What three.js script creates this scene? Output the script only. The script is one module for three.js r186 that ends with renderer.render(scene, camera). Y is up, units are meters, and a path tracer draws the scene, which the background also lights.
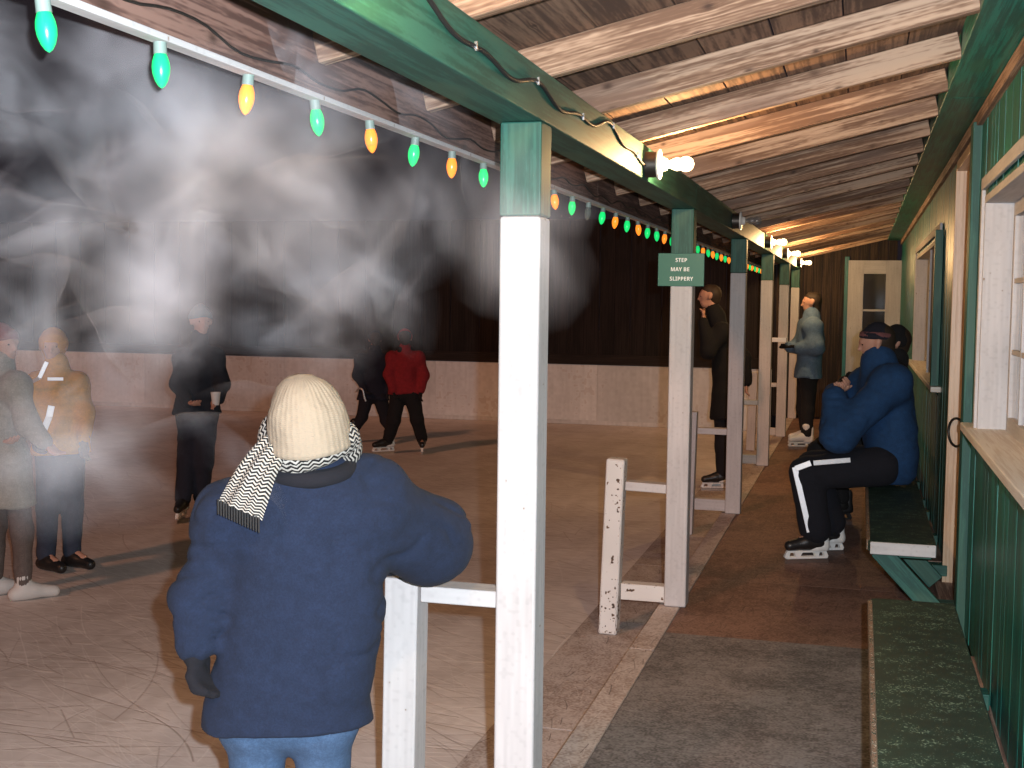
import * as THREE from 'three';
import { mergeGeometries } from 'three/addons/utils/BufferGeometryUtils.js';
import { RoundedBoxGeometry } from 'three/addons/geometries/RoundedBoxGeometry.js';
import { ImprovedNoise } from 'three/addons/math/ImprovedNoise.js';

// ---------------------------------------------------------------- camera, sky, lights, exposure
const scene = new THREE.Scene();
const camera = new THREE.PerspectiveCamera(34.154, 1024 / 768, 0.05, 200);
camera.position.set(0, 1.55, 0);
camera.rotation.set(-0.066518, 0.271700, 0.012217, 'YXZ');
const renderer = new THREE.WebGLRenderer({ antialias: true });
renderer.toneMapping = THREE.LinearToneMapping;
renderer.toneMappingExposure = 1;
renderer.shadowMap.enabled = true;
{ // night sky: near black, a little purple haze
  const w = 64, h = 32, d = new Float32Array(w * h * 4);
  for (let y = 0; y < h; y++) for (let x = 0; x < w; x++) { const i = (y * w + x) * 4; d[i] = 0.0135; d[i + 1] = 0.0105; d[i + 2] = 0.0135; d[i + 3] = 1; }
  const sky = new THREE.DataTexture(d, w, h, THREE.RGBAFormat, THREE.FloatType);
  sky.mapping = THREE.EquirectangularReflectionMapping; sky.needsUpdate = true;
  scene.background = sky; scene.environment = sky;
}
// the rink's floodlights, far off behind the photographer's left shoulder
const flood = new THREE.DirectionalLight(new THREE.Color().setRGB(1, 0.41, 0.21), 0.62);
flood.position.set(-11.5, 17.5, 16); flood.target.position.set(-3, 0, -8); flood.castShadow = true;
flood.shadow.radius = 9; flood.shadow.mapSize.set(2048, 2048);
Object.assign(flood.shadow.camera, { left: -22, right: 22, top: 22, bottom: -22, near: 1, far: 70 });
scene.add(flood, flood.target);
// the camera's own flash, a little above and to the right of the lens
const flash = new THREE.SpotLight(new THREE.Color().setRGB(0.92, 0.97, 1.05), 64, 0, 1.05, 0.3, 2);
flash.position.set(0.08, 1.61, 0.01); flash.target.position.set(-1.1, 1.28, -4.4); flash.castShadow = true; flash.shadow.radius = 0.7;
scene.add(flash, flash.target);

// ---------------------------------------------------------------- helpers
let seed = 7;
const rnd = () => { seed = (seed * 1664525 + 1013904223) >>> 0; return seed / 4294967296; };
const rr = (a, b) => a + (b - a) * rnd();
const V = (x, y, z) => new THREE.Vector3(x, y, z);
const noise = new ImprovedNoise();
const used = {};
function numbered(n) { const k = used[n] = (used[n] ?? -1) + 1; return k ? n + '_' + String(k).padStart(3, '0') : n; }
function thing(name, label, category, pos = [0, 0, 0], group) {
  const g = new THREE.Group(); g.name = numbered(name); g.position.set(...pos);
  g.userData = { label, category }; if (group) g.userData.group = group; scene.add(g); return g;
}
function structure(name, label, pos = [0, 0, 0]) {
  const g = new THREE.Group(); g.name = name; g.position.set(...pos); g.userData = { kind: 'structure', label }; scene.add(g); return g;
}
function part(parent, name, geo, mat, pos, rot) {
  const m = new THREE.Mesh(geo, mat); m.name = name; m.castShadow = m.receiveShadow = true;
  if (pos) m.position.set(...pos); if (rot) m.rotation.set(...rot);
  parent.add(m); return m;
}
const cache = {};
// box with uv in metres, u along the named axis
function box(sx, sy, sz, along = 'y', round = 0) {
  const key = [sx.toFixed(3), sy.toFixed(3), sz.toFixed(3), along, round].join();
  if (cache[key]) return cache[key];
  const g = round ? new RoundedBoxGeometry(sx, sy, sz, 1, round) : new THREE.BoxGeometry(sx, sy, sz);
  return cache[key] = metreUV(g, along);
}
function metreUV(g, along = 'y', ou = 0, ov = 0) {
  const p = g.attributes.position, n = g.attributes.normal, uv = new Float32Array(p.count * 2), ax = { x: 0, y: 1, z: 2 }[along];
  for (let i = 0; i < p.count; i++) {
    const P = [p.getX(i), p.getY(i), p.getZ(i)], N = [Math.abs(n.getX(i)), Math.abs(n.getY(i)), Math.abs(n.getZ(i))];
    const m = N.indexOf(Math.max(...N)); const inp = [0, 1, 2].filter((k) => k !== m);
    let u, v; if (inp.includes(ax)) { u = P[ax]; v = P[inp.find((k) => k !== ax)] + m * 0.13; } else { u = P[inp[0]]; v = P[inp[1]]; }
    uv[2 * i] = u + ou; uv[2 * i + 1] = v + ov;
  }
  g.setAttribute('uv', new THREE.BufferAttribute(uv, 2)); return g;
}
// tileable value noise
function tileNoise(px, py, s) {
  const t = new Float32Array(px * py); let q = s * 9301 + 49297;
  for (let i = 0; i < t.length; i++) { q = (q * 1664525 + 1013904223) >>> 0; t[i] = q / 4294967296; }
  return (u, v) => {
    const x = ((u % 1) + 1) % 1 * px, y = ((v % 1) + 1) % 1 * py, x0 = Math.floor(x), y0 = Math.floor(y);
    let fx = x - x0, fy = y - y0; fx = fx * fx * (3 - 2 * fx); fy = fy * fy * (3 - 2 * fy);
    const a = t[(y0 % py) * px + x0 % px], b = t[(y0 % py) * px + (x0 + 1) % px], c = t[((y0 + 1) % py) * px + x0 % px], d = t[((y0 + 1) % py) * px + (x0 + 1) % px];
    return a + (b - a) * fx + (c - a) * fy + (a - b - c + d) * fx * fy;
  };
}
function dataTex(w, h, fn, su, sv, srgb = true) {
  const d = new Uint8Array(w * h * 4);
  for (let y = 0; y < h; y++) for (let x = 0; x < w; x++) {
    const c = fn((x + 0.5) / w, (y + 0.5) / h), i = (y * w + x) * 4;
    d[i] = Math.max(0, Math.min(255, c[0])); d[i + 1] = Math.max(0, Math.min(255, c[1])); d[i + 2] = Math.max(0, Math.min(255, c[2])); d[i + 3] = 255;
  }
  const t = new THREE.DataTexture(d, w, h); t.wrapS = t.wrapT = THREE.RepeatWrapping; t.magFilter = THREE.LinearFilter; t.minFilter = THREE.LinearMipmapLinearFilter; t.generateMipmaps = true;
  if (srgb) t.colorSpace = THREE.SRGBColorSpace; t.repeat.set(1 / su, 1 / sv); t.needsUpdate = true; return t;
}
function canvasTex(w, h, draw, su, sv, srgb = true) {
  const c = document.createElement('canvas'); c.width = w; c.height = h; const x = c.getContext('2d'); draw(x, w, h);
  const t = new THREE.CanvasTexture(c); t.wrapS = t.wrapT = THREE.RepeatWrapping; if (srgb) t.colorSpace = THREE.SRGBColorSpace;
  t.repeat.set(1 / su, 1 / sv); return t;
}
const lerp = (a, b, t) => a + (b - a) * t, sm = (a, b, x) => { const t = Math.max(0, Math.min(1, (x - a) / (b - a))); return t * t * (3 - 2 * t); };
const mix3 = (a, b, t) => [lerp(a[0], b[0], t), lerp(a[1], b[1], t), lerp(a[2], b[2], t)];
// wood with grain along u; knots optional
function woodTex(s, light, dark, { knots = 0, contrast = 1, su = 1.9, sv = 0.5, w = 1024, h = 256, stain = null } = {}) {
  const n1 = tileNoise(6, 40, s), n2 = tileNoise(14, 128, s + 1), n3 = tileNoise(5, 6, s + 2), n4 = tileNoise(90, 256, s + 3);
  const K = []; const keep = seed; seed = s * 77 + 5; for (let i = 0; i < knots; i++) K.push([rnd(), rnd(), rr(0.006, 0.016), rr(0.4, 1)]); seed = keep;
  return dataTex(w, h, (u, v) => {
    let vv = v, kd = 0;
    for (const [ku, kv, kr, ks] of K) {
      let du = (u - ku); du -= Math.round(du); let dv = (v - kv); dv -= Math.round(dv); du *= su; dv *= sv;
      const r2 = (du * du * 0.35 + dv * dv) / (kr * kr); vv += Math.sign(dv) * -0.012 * Math.exp(-r2 * 0.25) * ks; kd = Math.max(kd, Math.exp(-r2 * 1.6) * ks);
    }
    const g = 0.45 * n1(u, vv) + 0.35 * n2(u, vv) + 0.2 * n4(u, vv), b = n3(u, v);
    let c = mix3(dark, light, sm(0.2, 0.8, 0.5 + (g - 0.5) * contrast * 1.5 + (b - 0.5) * 0.5));
    if (stain) c = mix3(c, stain, sm(0.62, 0.8, n3(u + 0.3, v + 0.5)) * 0.6);
    return mix3(c, [46, 28, 18], kd * 0.8);
  }, su, sv);
}
const std = (o) => new THREE.MeshStandardMaterial({ roughness: 0.8, ...o });
function variants(tex, n, o, bumpScale) {
  return Array.from({ length: n }, (_, i) => {
    const t = tex.clone(); t.offset.set((i * 0.37) % 1, (i * 0.29) % 1); t.needsUpdate = true;
    const tone = 0.86 + 0.28 * ((i * 0.618) % 1); const q = { map: t, color: new THREE.Color().setRGB(tone, tone, tone), ...o };
    if (bumpScale) { q.bumpMap = t; q.bumpScale = bumpScale; }
    return std(q);
  });
}
const pick = (a) => a[Math.floor(rnd() * a.length)];

// ---------------------------------------------------------------- materials
const whiteTex = (() => { const a = tileNoise(20, 20, 31), b = tileNoise(90, 90, 32), c = tileNoise(6, 6, 33), g = tileNoise(8, 120, 34); return dataTex(512, 512, (u, v) => {
  const chip = 0.8 * sm(0.84, 0.87, 0.3 * a(u, v) + 0.55 * b(u, v) + 0.15 * c(u, v)); const base = 193 + (g(u, v) - 0.5) * 14 + (c(u, v) - 0.5) * 14 - sm(0.6, 1, b(u, v)) * 8;
  return mix3([base, base - 3, base - 4], [120, 92, 70], chip); }, 1.1, 1.1); })();
const chipTex = (() => { const a = tileNoise(40, 46, 41), b = tileNoise(120, 120, 42), c = tileNoise(5, 5, 43), e = tileNoise(80, 80, 44); return dataTex(512, 512, (u, v) => {
  const k = 0.42 * a(u, v) + 0.3 * b(u, v) + 0.28 * e(u, v), low = 0.15 * sm(0.49, 0.53, u) * sm(0.95, 0.55, u); const chip = sm(0.75, 0.79, k + low);
  const base = 226 + (c(u, v) - 0.5) * 20; return mix3([base, base - 3, base - 8], mix3([112, 84, 62], [70, 62, 58], b(v, u)), chip); }, 0.94, 0.94); })();
const M = {};
M.white = std({ map: whiteTex, roughness: 0.75, bumpMap: whiteTex, bumpScale: 0.0012 });
M.whiteChip = std({ map: chipTex, roughness: 0.78, bumpMap: chipTex, bumpScale: 0.002 });
const greenTex = woodTex(51, [44, 100, 86], [27, 76, 65], { contrast: 1.3, stain: [70, 104, 84], su: 1.3, sv: 0.5 });
M.green = std({ map: greenTex, roughness: 0.58, bumpMap: greenTex, bumpScale: 0.0015 });
const greenWallTex = woodTex(52, [17, 126, 112], [8, 84, 76], { contrast: 1.5, su: 1.6, sv: 0.35, stain: [44, 98, 74] });
M.greenWall = variants(greenWallTex, 5, { roughness: 0.42 }, 0.002);
const rafterTex = woodTex(54, [186, 156, 130], [112, 83, 63], { knots: 12, contrast: 0.95, su: 1.9, sv: 0.5, stain: [132, 106, 90] });
M.rafter = variants(rafterTex, 6, { roughness: 0.8 }, 0.002);
M.roofBoard = variants(woodTex(55, [142, 110, 88], [90, 66, 52], { knots: 5, su: 2.4, sv: 0.6 }), 4, { roughness: 0.85 }, 0.002);
M.fasciaWood = std({ map: woodTex(56, [130, 100, 88], [84, 60, 52], { knots: 4, contrast: 1.4 }), roughness: 0.75 });
M.brownBoard = variants(woodTex(57, [70, 54, 42], [38, 29, 23], { knots: 3, su: 2.4, sv: 0.4, contrast: 1.3 }), 5, { roughness: 0.8 }, 0.002);
M.darkBoard = variants(woodTex(58, [44, 37, 34], [28, 23, 22], { su: 2.6, sv: 0.5, contrast: 1.3 }), 5, { roughness: 0.9 }, 0.002);
M.cream = std({ map: woodTex(59, [214, 184, 150], [186, 148, 112], { su: 2.2, sv: 0.6, contrast: 0.8 }), roughness: 0.4 });
M.weathered = std({ map: woodTex(60, [168, 138, 120], [116, 88, 74], { su: 1.2, sv: 0.3, contrast: 1.4 }), roughness: 0.7 });
M.sill = std({ map: woodTex(61, [228, 224, 216], [208, 198, 186], { su: 1.2, sv: 0.3, contrast: 0.8 }), roughness: 0.6 });
M.iron = std({ color: new THREE.Color().setRGB(0.05, 0.045, 0.04), roughness: 0.45, metalness: 0.7 });
M.black = std({ color: new THREE.Color().setRGB(0.012, 0.012, 0.013), roughness: 0.6 });
M.steel = std({ color: new THREE.Color().setRGB(0.75, 0.75, 0.76), roughness: 0.25, metalness: 1 });
M.glass = new THREE.MeshPhysicalMaterial({ color: 0xffffff, transmission: 1, roughness: 0.03, thickness: 0, ior: 1.5 });
M.porcelain = std({ color: new THREE.Color().setRGB(0.72, 0.7, 0.66), roughness: 0.25 });
M.reflective = std({ color: new THREE.Color().setRGB(0.93, 0.95, 0.97), metalness: 1, roughness: 0.5 });
// ice: pale, dirty, cut by skates
const iceTex = (() => {
  const S = 1536, T = 6, n1 = tileNoise(5, 5, 71), n2 = tileNoise(24, 24, 72), n3 = tileNoise(150, 150, 73), n4 = tileNoise(60, 9, 74);
  return canvasTex(S, S, (x) => {
    const im = x.createImageData(S, S);
    for (let j = 0; j < S; j++) for (let i = 0; i < S; i++) {
      const u = i / S, v = j / S, k = 0.4 * n1(u, v) + 0.25 * n2(u, v) + 0.2 * n3(u, v) + 0.15 * n4(u, v) - 0.5, o = (j * S + i) * 4;
      im.data[o] = 222 + k * 70; im.data[o + 1] = 213 + k * 74; im.data[o + 2] = 207 + k * 78; im.data[o + 3] = 255;
    }
    x.putImageData(im, 0, 0);
    const keep = seed; seed = 991; x.lineCap = 'round';
    for (let k = 0; k < 5200; k++) {
      const cx = rnd() * S, cy = rnd() * S, a = rr(-0.9, 0.5) + (rnd() < 0.2 ? rr(-1.5, 1.5) : 0), L = rr(14, 130), b = rr(-0.25, 0.25) * L, light = rnd() < 0.74;
      x.strokeStyle = light ? `rgba(252,246,240,${rr(0.15, 0.6)})` : `rgba(104,80,68,${rr(0.1, 0.4)})`; x.lineWidth = rr(0.5, 1.5);
      for (const ox of [-S, 0, S]) for (const oy of [-S, 0, S]) {
        const X = cx + ox, Y = cy + oy; if (X < -200 || Y < -200 || X > S + 200 || Y > S + 200) continue;
        x.beginPath(); x.moveTo(X - Math.cos(a) * L, Y - Math.sin(a) * L); x.quadraticCurveTo(X - Math.sin(a) * b, Y + Math.cos(a) * b, X + Math.cos(a) * L, Y + Math.sin(a) * L); x.stroke();
      }
    }
    for (let k = 0; k < 420; k++) { // small scraped patches of loose snow
      const cx = rnd() * S, cy = rnd() * S, w = rr(5, 26), h = rr(1, 3.6), a = rr(-0.7, 0.2);
      x.fillStyle = `rgba(246,238,230,${rr(0.25, 0.6)})`;
      for (const ox of [-S, 0, S]) for (const oy of [-S, 0, S]) { x.save(); x.translate(cx + ox, cy + oy); x.rotate(a); x.beginPath(); x.ellipse(0, 0, w, h, 0, 0, 7); x.fill(); x.restore(); }
    }
    seed = keep;
  }, T, T);
})();
M.ice = std({ map: iceTex, roughness: 0.52, bumpMap: iceTex, bumpScale: 0.006 });
function scuffed(s, base, light, dark, n, su, sv, across) {
  const a = tileNoise(7, 7, s), b = tileNoise(40, 40, s + 1), c = tileNoise(220, 220, s + 2), S = 1024;
  return canvasTex(S, S, (x) => {
    const im = x.createImageData(S, S);
    for (let j = 0; j < S; j++) for (let i = 0; i < S; i++) { const u = i / S, v = j / S, k = 0.28 * a(u, v) + 0.25 * b(u, v) + 0.47 * c(u, v); const q = mix3(dark, base, sm(0.15, 0.75, k)), o = (j * S + i) * 4; im.data[o] = q[0]; im.data[o + 1] = q[1]; im.data[o + 2] = q[2]; im.data[o + 3] = 255; }
    x.putImageData(im, 0, 0); const keep = seed; seed = s;
    for (let k = 0; k < n; k++) {
      const X = rnd() * S, Y = rnd() * S, t = across + rr(-0.5, 0.5), L = rr(8, 90); x.lineWidth = rr(0.6, 2.6);
      const col = rnd() < 0.5 ? light : [dark[0] * 0.55, dark[1] * 0.55, dark[2] * 0.55]; x.strokeStyle = `rgba(${col.map(Math.round).join()},${rr(0.15, 0.65)})`;
      x.beginPath(); x.moveTo(X, Y); x.quadraticCurveTo(X + Math.cos(t) * L * 0.5 + rr(-9, 9), Y + Math.sin(t) * L * 0.5 + rr(-9, 9), X + Math.cos(t) * L, Y + Math.sin(t) * L); x.stroke();
    }
    seed = keep;
  }, su, sv);
}
const floorTex = scuffed(81, [142, 110, 94], [168, 138, 122], [98, 70, 58], 1000, 1.6, 1.6, 0.1);
M.floor = std({ map: floorTex, roughness: 0.75, bumpMap: floorTex, bumpScale: 0.004 });
const stepTex = scuffed(84, [206, 195, 188], [224, 214, 206], [158, 140, 130], 700, 1.7, 1.7, 0.1);
M.step = variants(stepTex, 3, { roughness: 0.72 }, 0.003);
const matTex = scuffed(87, [134, 129, 126], [172, 166, 160], [86, 80, 78], 1100, 1.5, 1.5, 0.2);
M.mat = std({ map: matTex, roughness: 0.85, bumpMap: matTex, bumpScale: 0.008 });
const benchTex = (() => { const a = tileNoise(250, 250, 91), b = tileNoise(24, 24, 92), c = tileNoise(5, 5, 93), e = tileNoise(120, 120, 94); return dataTex(1024, 1024, (u, v) => {
  const sp = sm(0.67, 0.75, 0.6 * a(u, v) + 0.25 * e(u, v) + 0.3 * (b(u, v) - 0.3)); const g = mix3([14, 38, 31], [27, 60, 48], 0.5 * b(u, v) + 0.5 * c(u, v)); return mix3(g, [122, 140, 120], sp * 0.85); }, 0.9, 0.9); })();
M.bench = std({ map: benchTex, roughness: 0.6, bumpMap: benchTex, bumpScale: 0.0015 });
const edgeTex = (() => { const a = tileNoise(120, 60, 95), b = tileNoise(30, 20, 96); return dataTex(512, 256, (u, v) => mix3([134, 106, 86], a(u, v) > 0.55 ? [205, 196, 182] : [40, 62, 50], sm(0.5, 0.6, 0.6 * a(v, u) + 0.4 * b(u, v)) * 0.8), 0.6, 0.3); })();
M.benchEdge = std({ map: edgeTex, roughness: 0.7, bumpMap: edgeTex, bumpScale: 0.002 });
const boardsTex = (() => { const a = tileNoise(6, 4, 97), b = tileNoise(60, 60, 98), c = tileNoise(9, 80, 99); return dataTex(512, 512, (u, v) => { const k = (a(u, v) - 0.5) * 22 + (b(u, v) - 0.5) * 14 + (c(v, u) - 0.5) * 12; const s = sm(0.7, 0.76, 0.5 * b(u, v) + 0.5 * a(v, u)); return mix3([226 + k, 232 + k, 236 + k], [160, 152, 148], s * 0.25); }, 2.4, 2.4); })();
M.boards = variants(boardsTex, 3, { roughness: 0.6 });

// ---------------------------------------------------------------- ground, ice, boardwalk
const ICE = -0.18;
{
  const g = new THREE.PlaneGeometry(120, 120); g.rotateX(-Math.PI / 2); const m = part(scene, 'ground', g, std({ color: new THREE.Color().setRGB(0.12, 0.1, 0.09), roughness: 0.95 }), [0, -0.32, -20]); m.userData = { kind: 'structure', label: 'dark frozen ground beyond the rink' };
  const slab = metreUV(new THREE.BoxGeometry(28.6, 0.1, 26), 'x'); const ice = part(scene, 'ice', slab, M.ice, [-1.40 - 14.3, ICE - 0.05, -4.25]); ice.userData = { kind: 'structure', label: 'dirty scratched rink ice cut by skate marks' };
  const step = structure('lower_step', 'worn low board strip between the ice and the raised walkway');
  let z = 2.6; while (z > -17.2) { const L = Math.min(rr(3.2, 4.4), z + 17.3); part(step, 'plank', box(0.436, 0.06, L - 0.006, 'z', 0.004), pick(M.step), [-1.182, -0.205, z - L / 2]); z -= L; }
  const walk = structure('walkway', 'raised brown board walkway under the shelter roof');
  z = 2.6; while (z > -17.3) { const L = Math.min(rr(3.4, 4.6), z + 17.4); part(walk, 'edge_plank', box(0.112, 0.17, L - 0.005, 'z', 0.004), pick(M.step), [-0.906, -0.085, z - L / 2]); z -= L; }
  for (z = 2.6; z > -17.3; z -= 2.4) { const L = Math.min(2.4, z + 17.4); part(walk, 'floor_panel', box(1.334, 0.16, L - 0.004, 'z'), M.floor, [-0.178, -0.08, z - L / 2]); }
}
{
  const t = thing('rubber_mat', 'dark scuffed rubber mat lying on the walkway boards', 'mat', [-0.38, 0, -2.2]);
  part(t, 'mat_sheet', box(0.924, 0.009, 7.1, 'x', 0.003), M.mat, [0, 0.0055, 0]);
}

// ---------------------------------------------------------------- rink end: white boards and dark fence
{
  const t = thing('rink_boards', 'low white painted boards closing the far end of the rink', 'rink boards', [-15.5, ICE, -17.22]);
  for (let i = 0; i < 12; i++) { const x = 14.35 - 1.2 - i * 2.4; part(t, 'board_panel', box(2.398, 0.84, 0.04, 'x'), M.boards[i % 3], [x, 0.425, 0]); }
  part(t, 'kick_strip', box(28.7, 0.06, 0.016, 'x', 0.003), M.boards[0], [0, 0.032, 0.03]);
  part(t, 'cap_rail', box(28.7, 0.14, 0.09, 'x', 0.004), M.darkBoard[1], [0, 0.917, -0.01]);
  const f = thing('tall_plank_fence', 'tall dark fence of upright boards behind the white rink boards', 'fence', [-15.5, ICE, -17.55]);
  for (let i = 0; i < 128; i++) part(f, 'plank', box(0.218, 2.9, 0.022, 'y'), M.darkBoard[i % 5], [14.35 - 0.11 - i * 0.2235, 1.45, (i % 2) * 0.012 + rr(-0.002, 0.002)]);
  for (const y of [0.5, 1.6, 2.5]) part(f, 'fence_rail', box(28.6, 0.09, 0.05, 'x'), M.darkBoard[2], [0, y, -0.045]);
}

// ---------------------------------------------------------------- the shelter
const XW = 0.494, POSTZ = [-0.35, -3.252, -6.335, -9.29, -12.15, -14.9, -17.36];
const slope = 0.235, ang = Math.atan(slope), roofY = (x) => 2.154 + slope * (x + 0.82);
{ // wall with door and windows
  const t = thing('shelter_wall', 'green board wall of the warming shelter with door and windows', 'wall', [XW, 0, 0]);
  const open = [[-5.57, -2.6, 1.0, 2.0], [-12.3, -8.62, 1.0, 2.0], [-7.1, -6.13, 0.06, 2.3]];
  const bw = 0.118;
  for (let z = 2.5, i = 0; z > -17.6; z -= bw, i++) {
    const zc = z - bw / 2; let segs = [[0.06, 2.415]];
    for (const [a, b, lo, hi] of open) if (zc > a - 0.03 && zc < b + 0.03) segs = lo > 0.1 ? [[0.06, lo - 0.035], [hi + 0.0, 2.415]] : [[hi, 2.415]];
    for (const [lo, hi] of segs) part(t, 'wall_board', box(0.022, hi - lo, bw - 0.005, 'y'), pick(M.greenWall), [0.011 + rr(0, 0.003), (lo + hi) / 2, zc]);
  }
  for (let z = 2.5; z > -17.5; z -= 2.5) part(t, 'upper_panel', box(0.022, 0.6, 2.494, 'z'), pick(M.greenWall), [0.014, 2.72, z - 1.25]);
  for (let z = 2.5; z > -17.5; z -= 4) part(t, 'trim_strip', box(0.03, 0.055, 3.996, 'z', 0.003), M.weathered, [-0.008, 2.386, z - 2]);
  for (let z = 2.5; z > -17.5; z -= 2) { if (z - 1 < -6 && z - 1 > -7.2) continue; part(t, 'base_beam', box(0.12, 0.085, 1.99, 'z', 0.006), M.weathered, [-0.045, 0.0435, z - 1]); }
  part(t, 'back_panel', box(0.02, 3, 20.1, 'y'), M.roofBoard[0], [3.2, 1.5, -7.5]); part(t, 'back_floor', box(3.1, 0.04, 20.1, 'z'), M.floor, [1.62, -0.03, -7.5]);
  part(t, 'back_ceiling', box(3.1, 0.04, 20.1, 'z'), M.roofBoard[0], [1.62, 2.9, -7.5]);
  for (const z of [2.5, -17.58]) part(t, 'back_side', box(3.1, 2.9, 0.03, 'y'), M.roofBoard[1], [1.62, 1.43, z]);
  // windows: deep white reveals, sash set back, panes
  const win = (zf, zn, mull) => {
    const w = part(t, 'window', box(0.115, 0.03, zn - zf + 0.06, 'z', 0.002), M.white, [0.045, 1.995, (zf + zn) / 2]); w.userData.label = 'white framed window set deep in the green wall';
    const L = zn - zf, cz = 0, y0 = 1.02 - 1.995;
    const add = (n, g, m, p) => part(w, n, g, m, p);
    add('sill', box(0.165, 0.035, L + 0.56, 'z', 0.005), M.sill, [-0.022, y0 - 0.0, cz]);
    for (const s of [-1, 1]) { add('frame', box(0.115, 0.945, 0.028, 'y', 0.002), M.white, [0, -0.488, s * (L / 2 + 0.012)]); add('casing', box(0.016, 1.0, 0.05, 'y', 0.003), M.white, [-0.062, -0.46, s * (L / 2 + 0.05)]); }
    add('casing', box(0.016, 0.05, L + 0.15, 'z', 0.003), M.white, [-0.062, 0.066, 0]);
    for (const q of mull) add('mullion', box(0.112, 0.93, 0.035, 'y', 0.002), M.white, [0.0015, -0.487, q - (zf + zn) / 2]);
    const ends = [zf + 0.03, ...mull, zn - 0.03];
    for (let i = 0; i < ends.length - 1; i++) {
      const a = ends[i] - (zf + zn) / 2 + 0.02, b = ends[i + 1] - (zf + zn) / 2 - 0.02, c = (a + b) / 2, l = b - a;
      for (const y of [-0.045, -0.93]) add('sash_rail', box(0.03, 0.06, l, 'z', 0.002), M.white, [0.066, y, c]);
      for (const z of [a + 0.022, b - 0.022]) add('sash_stile', box(0.03, 0.825, 0.044, 'y', 0.002), M.white, [0.066, -0.4875, z]);
      const nb = Math.max(1, Math.round(l / 0.33));
      for (let k = 1; k < nb; k++) add('glazing_bar', box(0.022, 0.825, 0.02, 'y'), M.white, [0.066, -0.4875, a + (l * k) / nb]);
      for (const y of [-0.34, -0.63]) add('glazing_bar', box(0.02, 0.02, l - 0.09, 'z'), M.white, [0.066, y, c]);
      for (let k = 0; k < nb; k++) add('pane', box(0.004, 0.82, l / nb - 0.024, 'y'), M.glass, [0.068, -0.4875, a + (l * (k + 0.5)) / nb]);
    }
  };
  win(-5.57, -2.6, [-3.7]); win(-12.3, -8.62, [-10.0]);
  part(t, 'corner_trim', box(0.05, 1.03, 0.09, 'y', 0.004), M.green, [-0.03, 1.52, -8.50]);
  // door
  const d = part(t, 'door', box(0.04, 2.2, 0.93, 'y', 0.003), M.cream, [0.085, 1.16, -6.615]); d.userData.label = 'cream painted panel door with a ring pull';
  for (const s of [-1, 1]) part(d, 'stile', box(0.016, 2.2, 0.12, 'y', 0.004), M.cream, [-0.028, 0, s * 0.405]);
  for (const [y, h] of [[1.02, 0.15], [-0.28, 0.22], [-1.0, 0.2]]) part(d, 'rail', box(0.0155, h, 0.688, 'z', 0.004), h > 0.21 ? M.weathered : M.cream, [-0.0278, y, 0]);
  const hd = new THREE.TorusGeometry(0.075, 0.007, 8, 20); hd.rotateY(Math.PI / 2); part(d, 'handle', hd, M.iron, [-0.075, -0.28, -0.40], [0, 0.5, 0]);
  part(d, 'handle_plate', box(0.012, 0.14, 0.05, 'y', 0.003), M.iron, [-0.042, -0.25, -0.40]);
  for (const y of [0.78, -0.8]) part(d, 'hinge', box(0.012, 0.13, 0.05, 'y', 0.003), M.iron, [-0.042, y, 0.43]);
  part(t, 'door_jamb', box(0.125, 2.26, 0.03, 'y', 0.003), M.cream, [0.03, 1.15, -7.1]);
  part(t, 'door_jamb', box(0.05, 2.35, 0.13, 'y', 0.004), M.green, [-0.012, 1.2, -6.075]);
  part(t, 'door_head', box(0.12, 0.05, 0.93, 'z', 0.003), M.cream, [0.03, 2.29, -6.615]);
  part(t, 'threshold', box(0.1, 0.05, 0.98, 'z', 0.004), M.weathered, [-0.02, 0.03, -6.62]);
}
{ // end wall with the white glazed door
  const t = thing('shelter_end_wall', 'brown upright board wall with a white glazed door at the shelter end', 'wall', [0, 0, -17.62]);
  for (let i = 0; i < 16; i++) { const x = -1.45 + i * 0.122; part(t, 'wall_board', box(0.117, 3.0, 0.022, 'y'), M.brownBoard[i % 5], [x, 1.5, rr(-0.003, 0.003)]); }
  const d = part(t, 'door', box(0.66, 2.14, 0.03, 'y', 0.003), M.white, [0.155, 1.08, 0.03]); d.userData.label = 'white door with a tall glazed upper window';
  const Y = 0.62;
  for (const s of [-1, 1]) part(d, 'stile', box(0.2, 2.14, 0.02, 'y', 0.003), M.white, [s * 0.245, 0, 0.026]);
  for (const [y, h] of [[0.98, 0.18], [-0.2, 0.3], [-0.92, 0.3]]) part(d, 'rail', box(0.289, h, 0.019, 'x', 0.003), M.white, [0, y, 0.0255]);
  part(d, 'glazing_bar', box(0.289, 0.025, 0.016, 'x'), M.white, [0, 0.40, 0.028]);
  for (const [y, h] of [[0.65, 0.48], [0.16, 0.45]]) part(d, 'pane', box(0.286, h, 0.006, 'x'), std({ color: new THREE.Color().setRGB(0.02, 0.016, 0.012), roughness: 0.06 }), [0, y, 0.02], [0, 0.03, 0]);
  for (const s of [-1, 1]) part(t, 'door_jamb', box(0.06, 2.2, 0.05, 'y', 0.003), M.greenWall[0], [0.155 + s * 0.365, 1.1, 0.035]);
}
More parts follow.
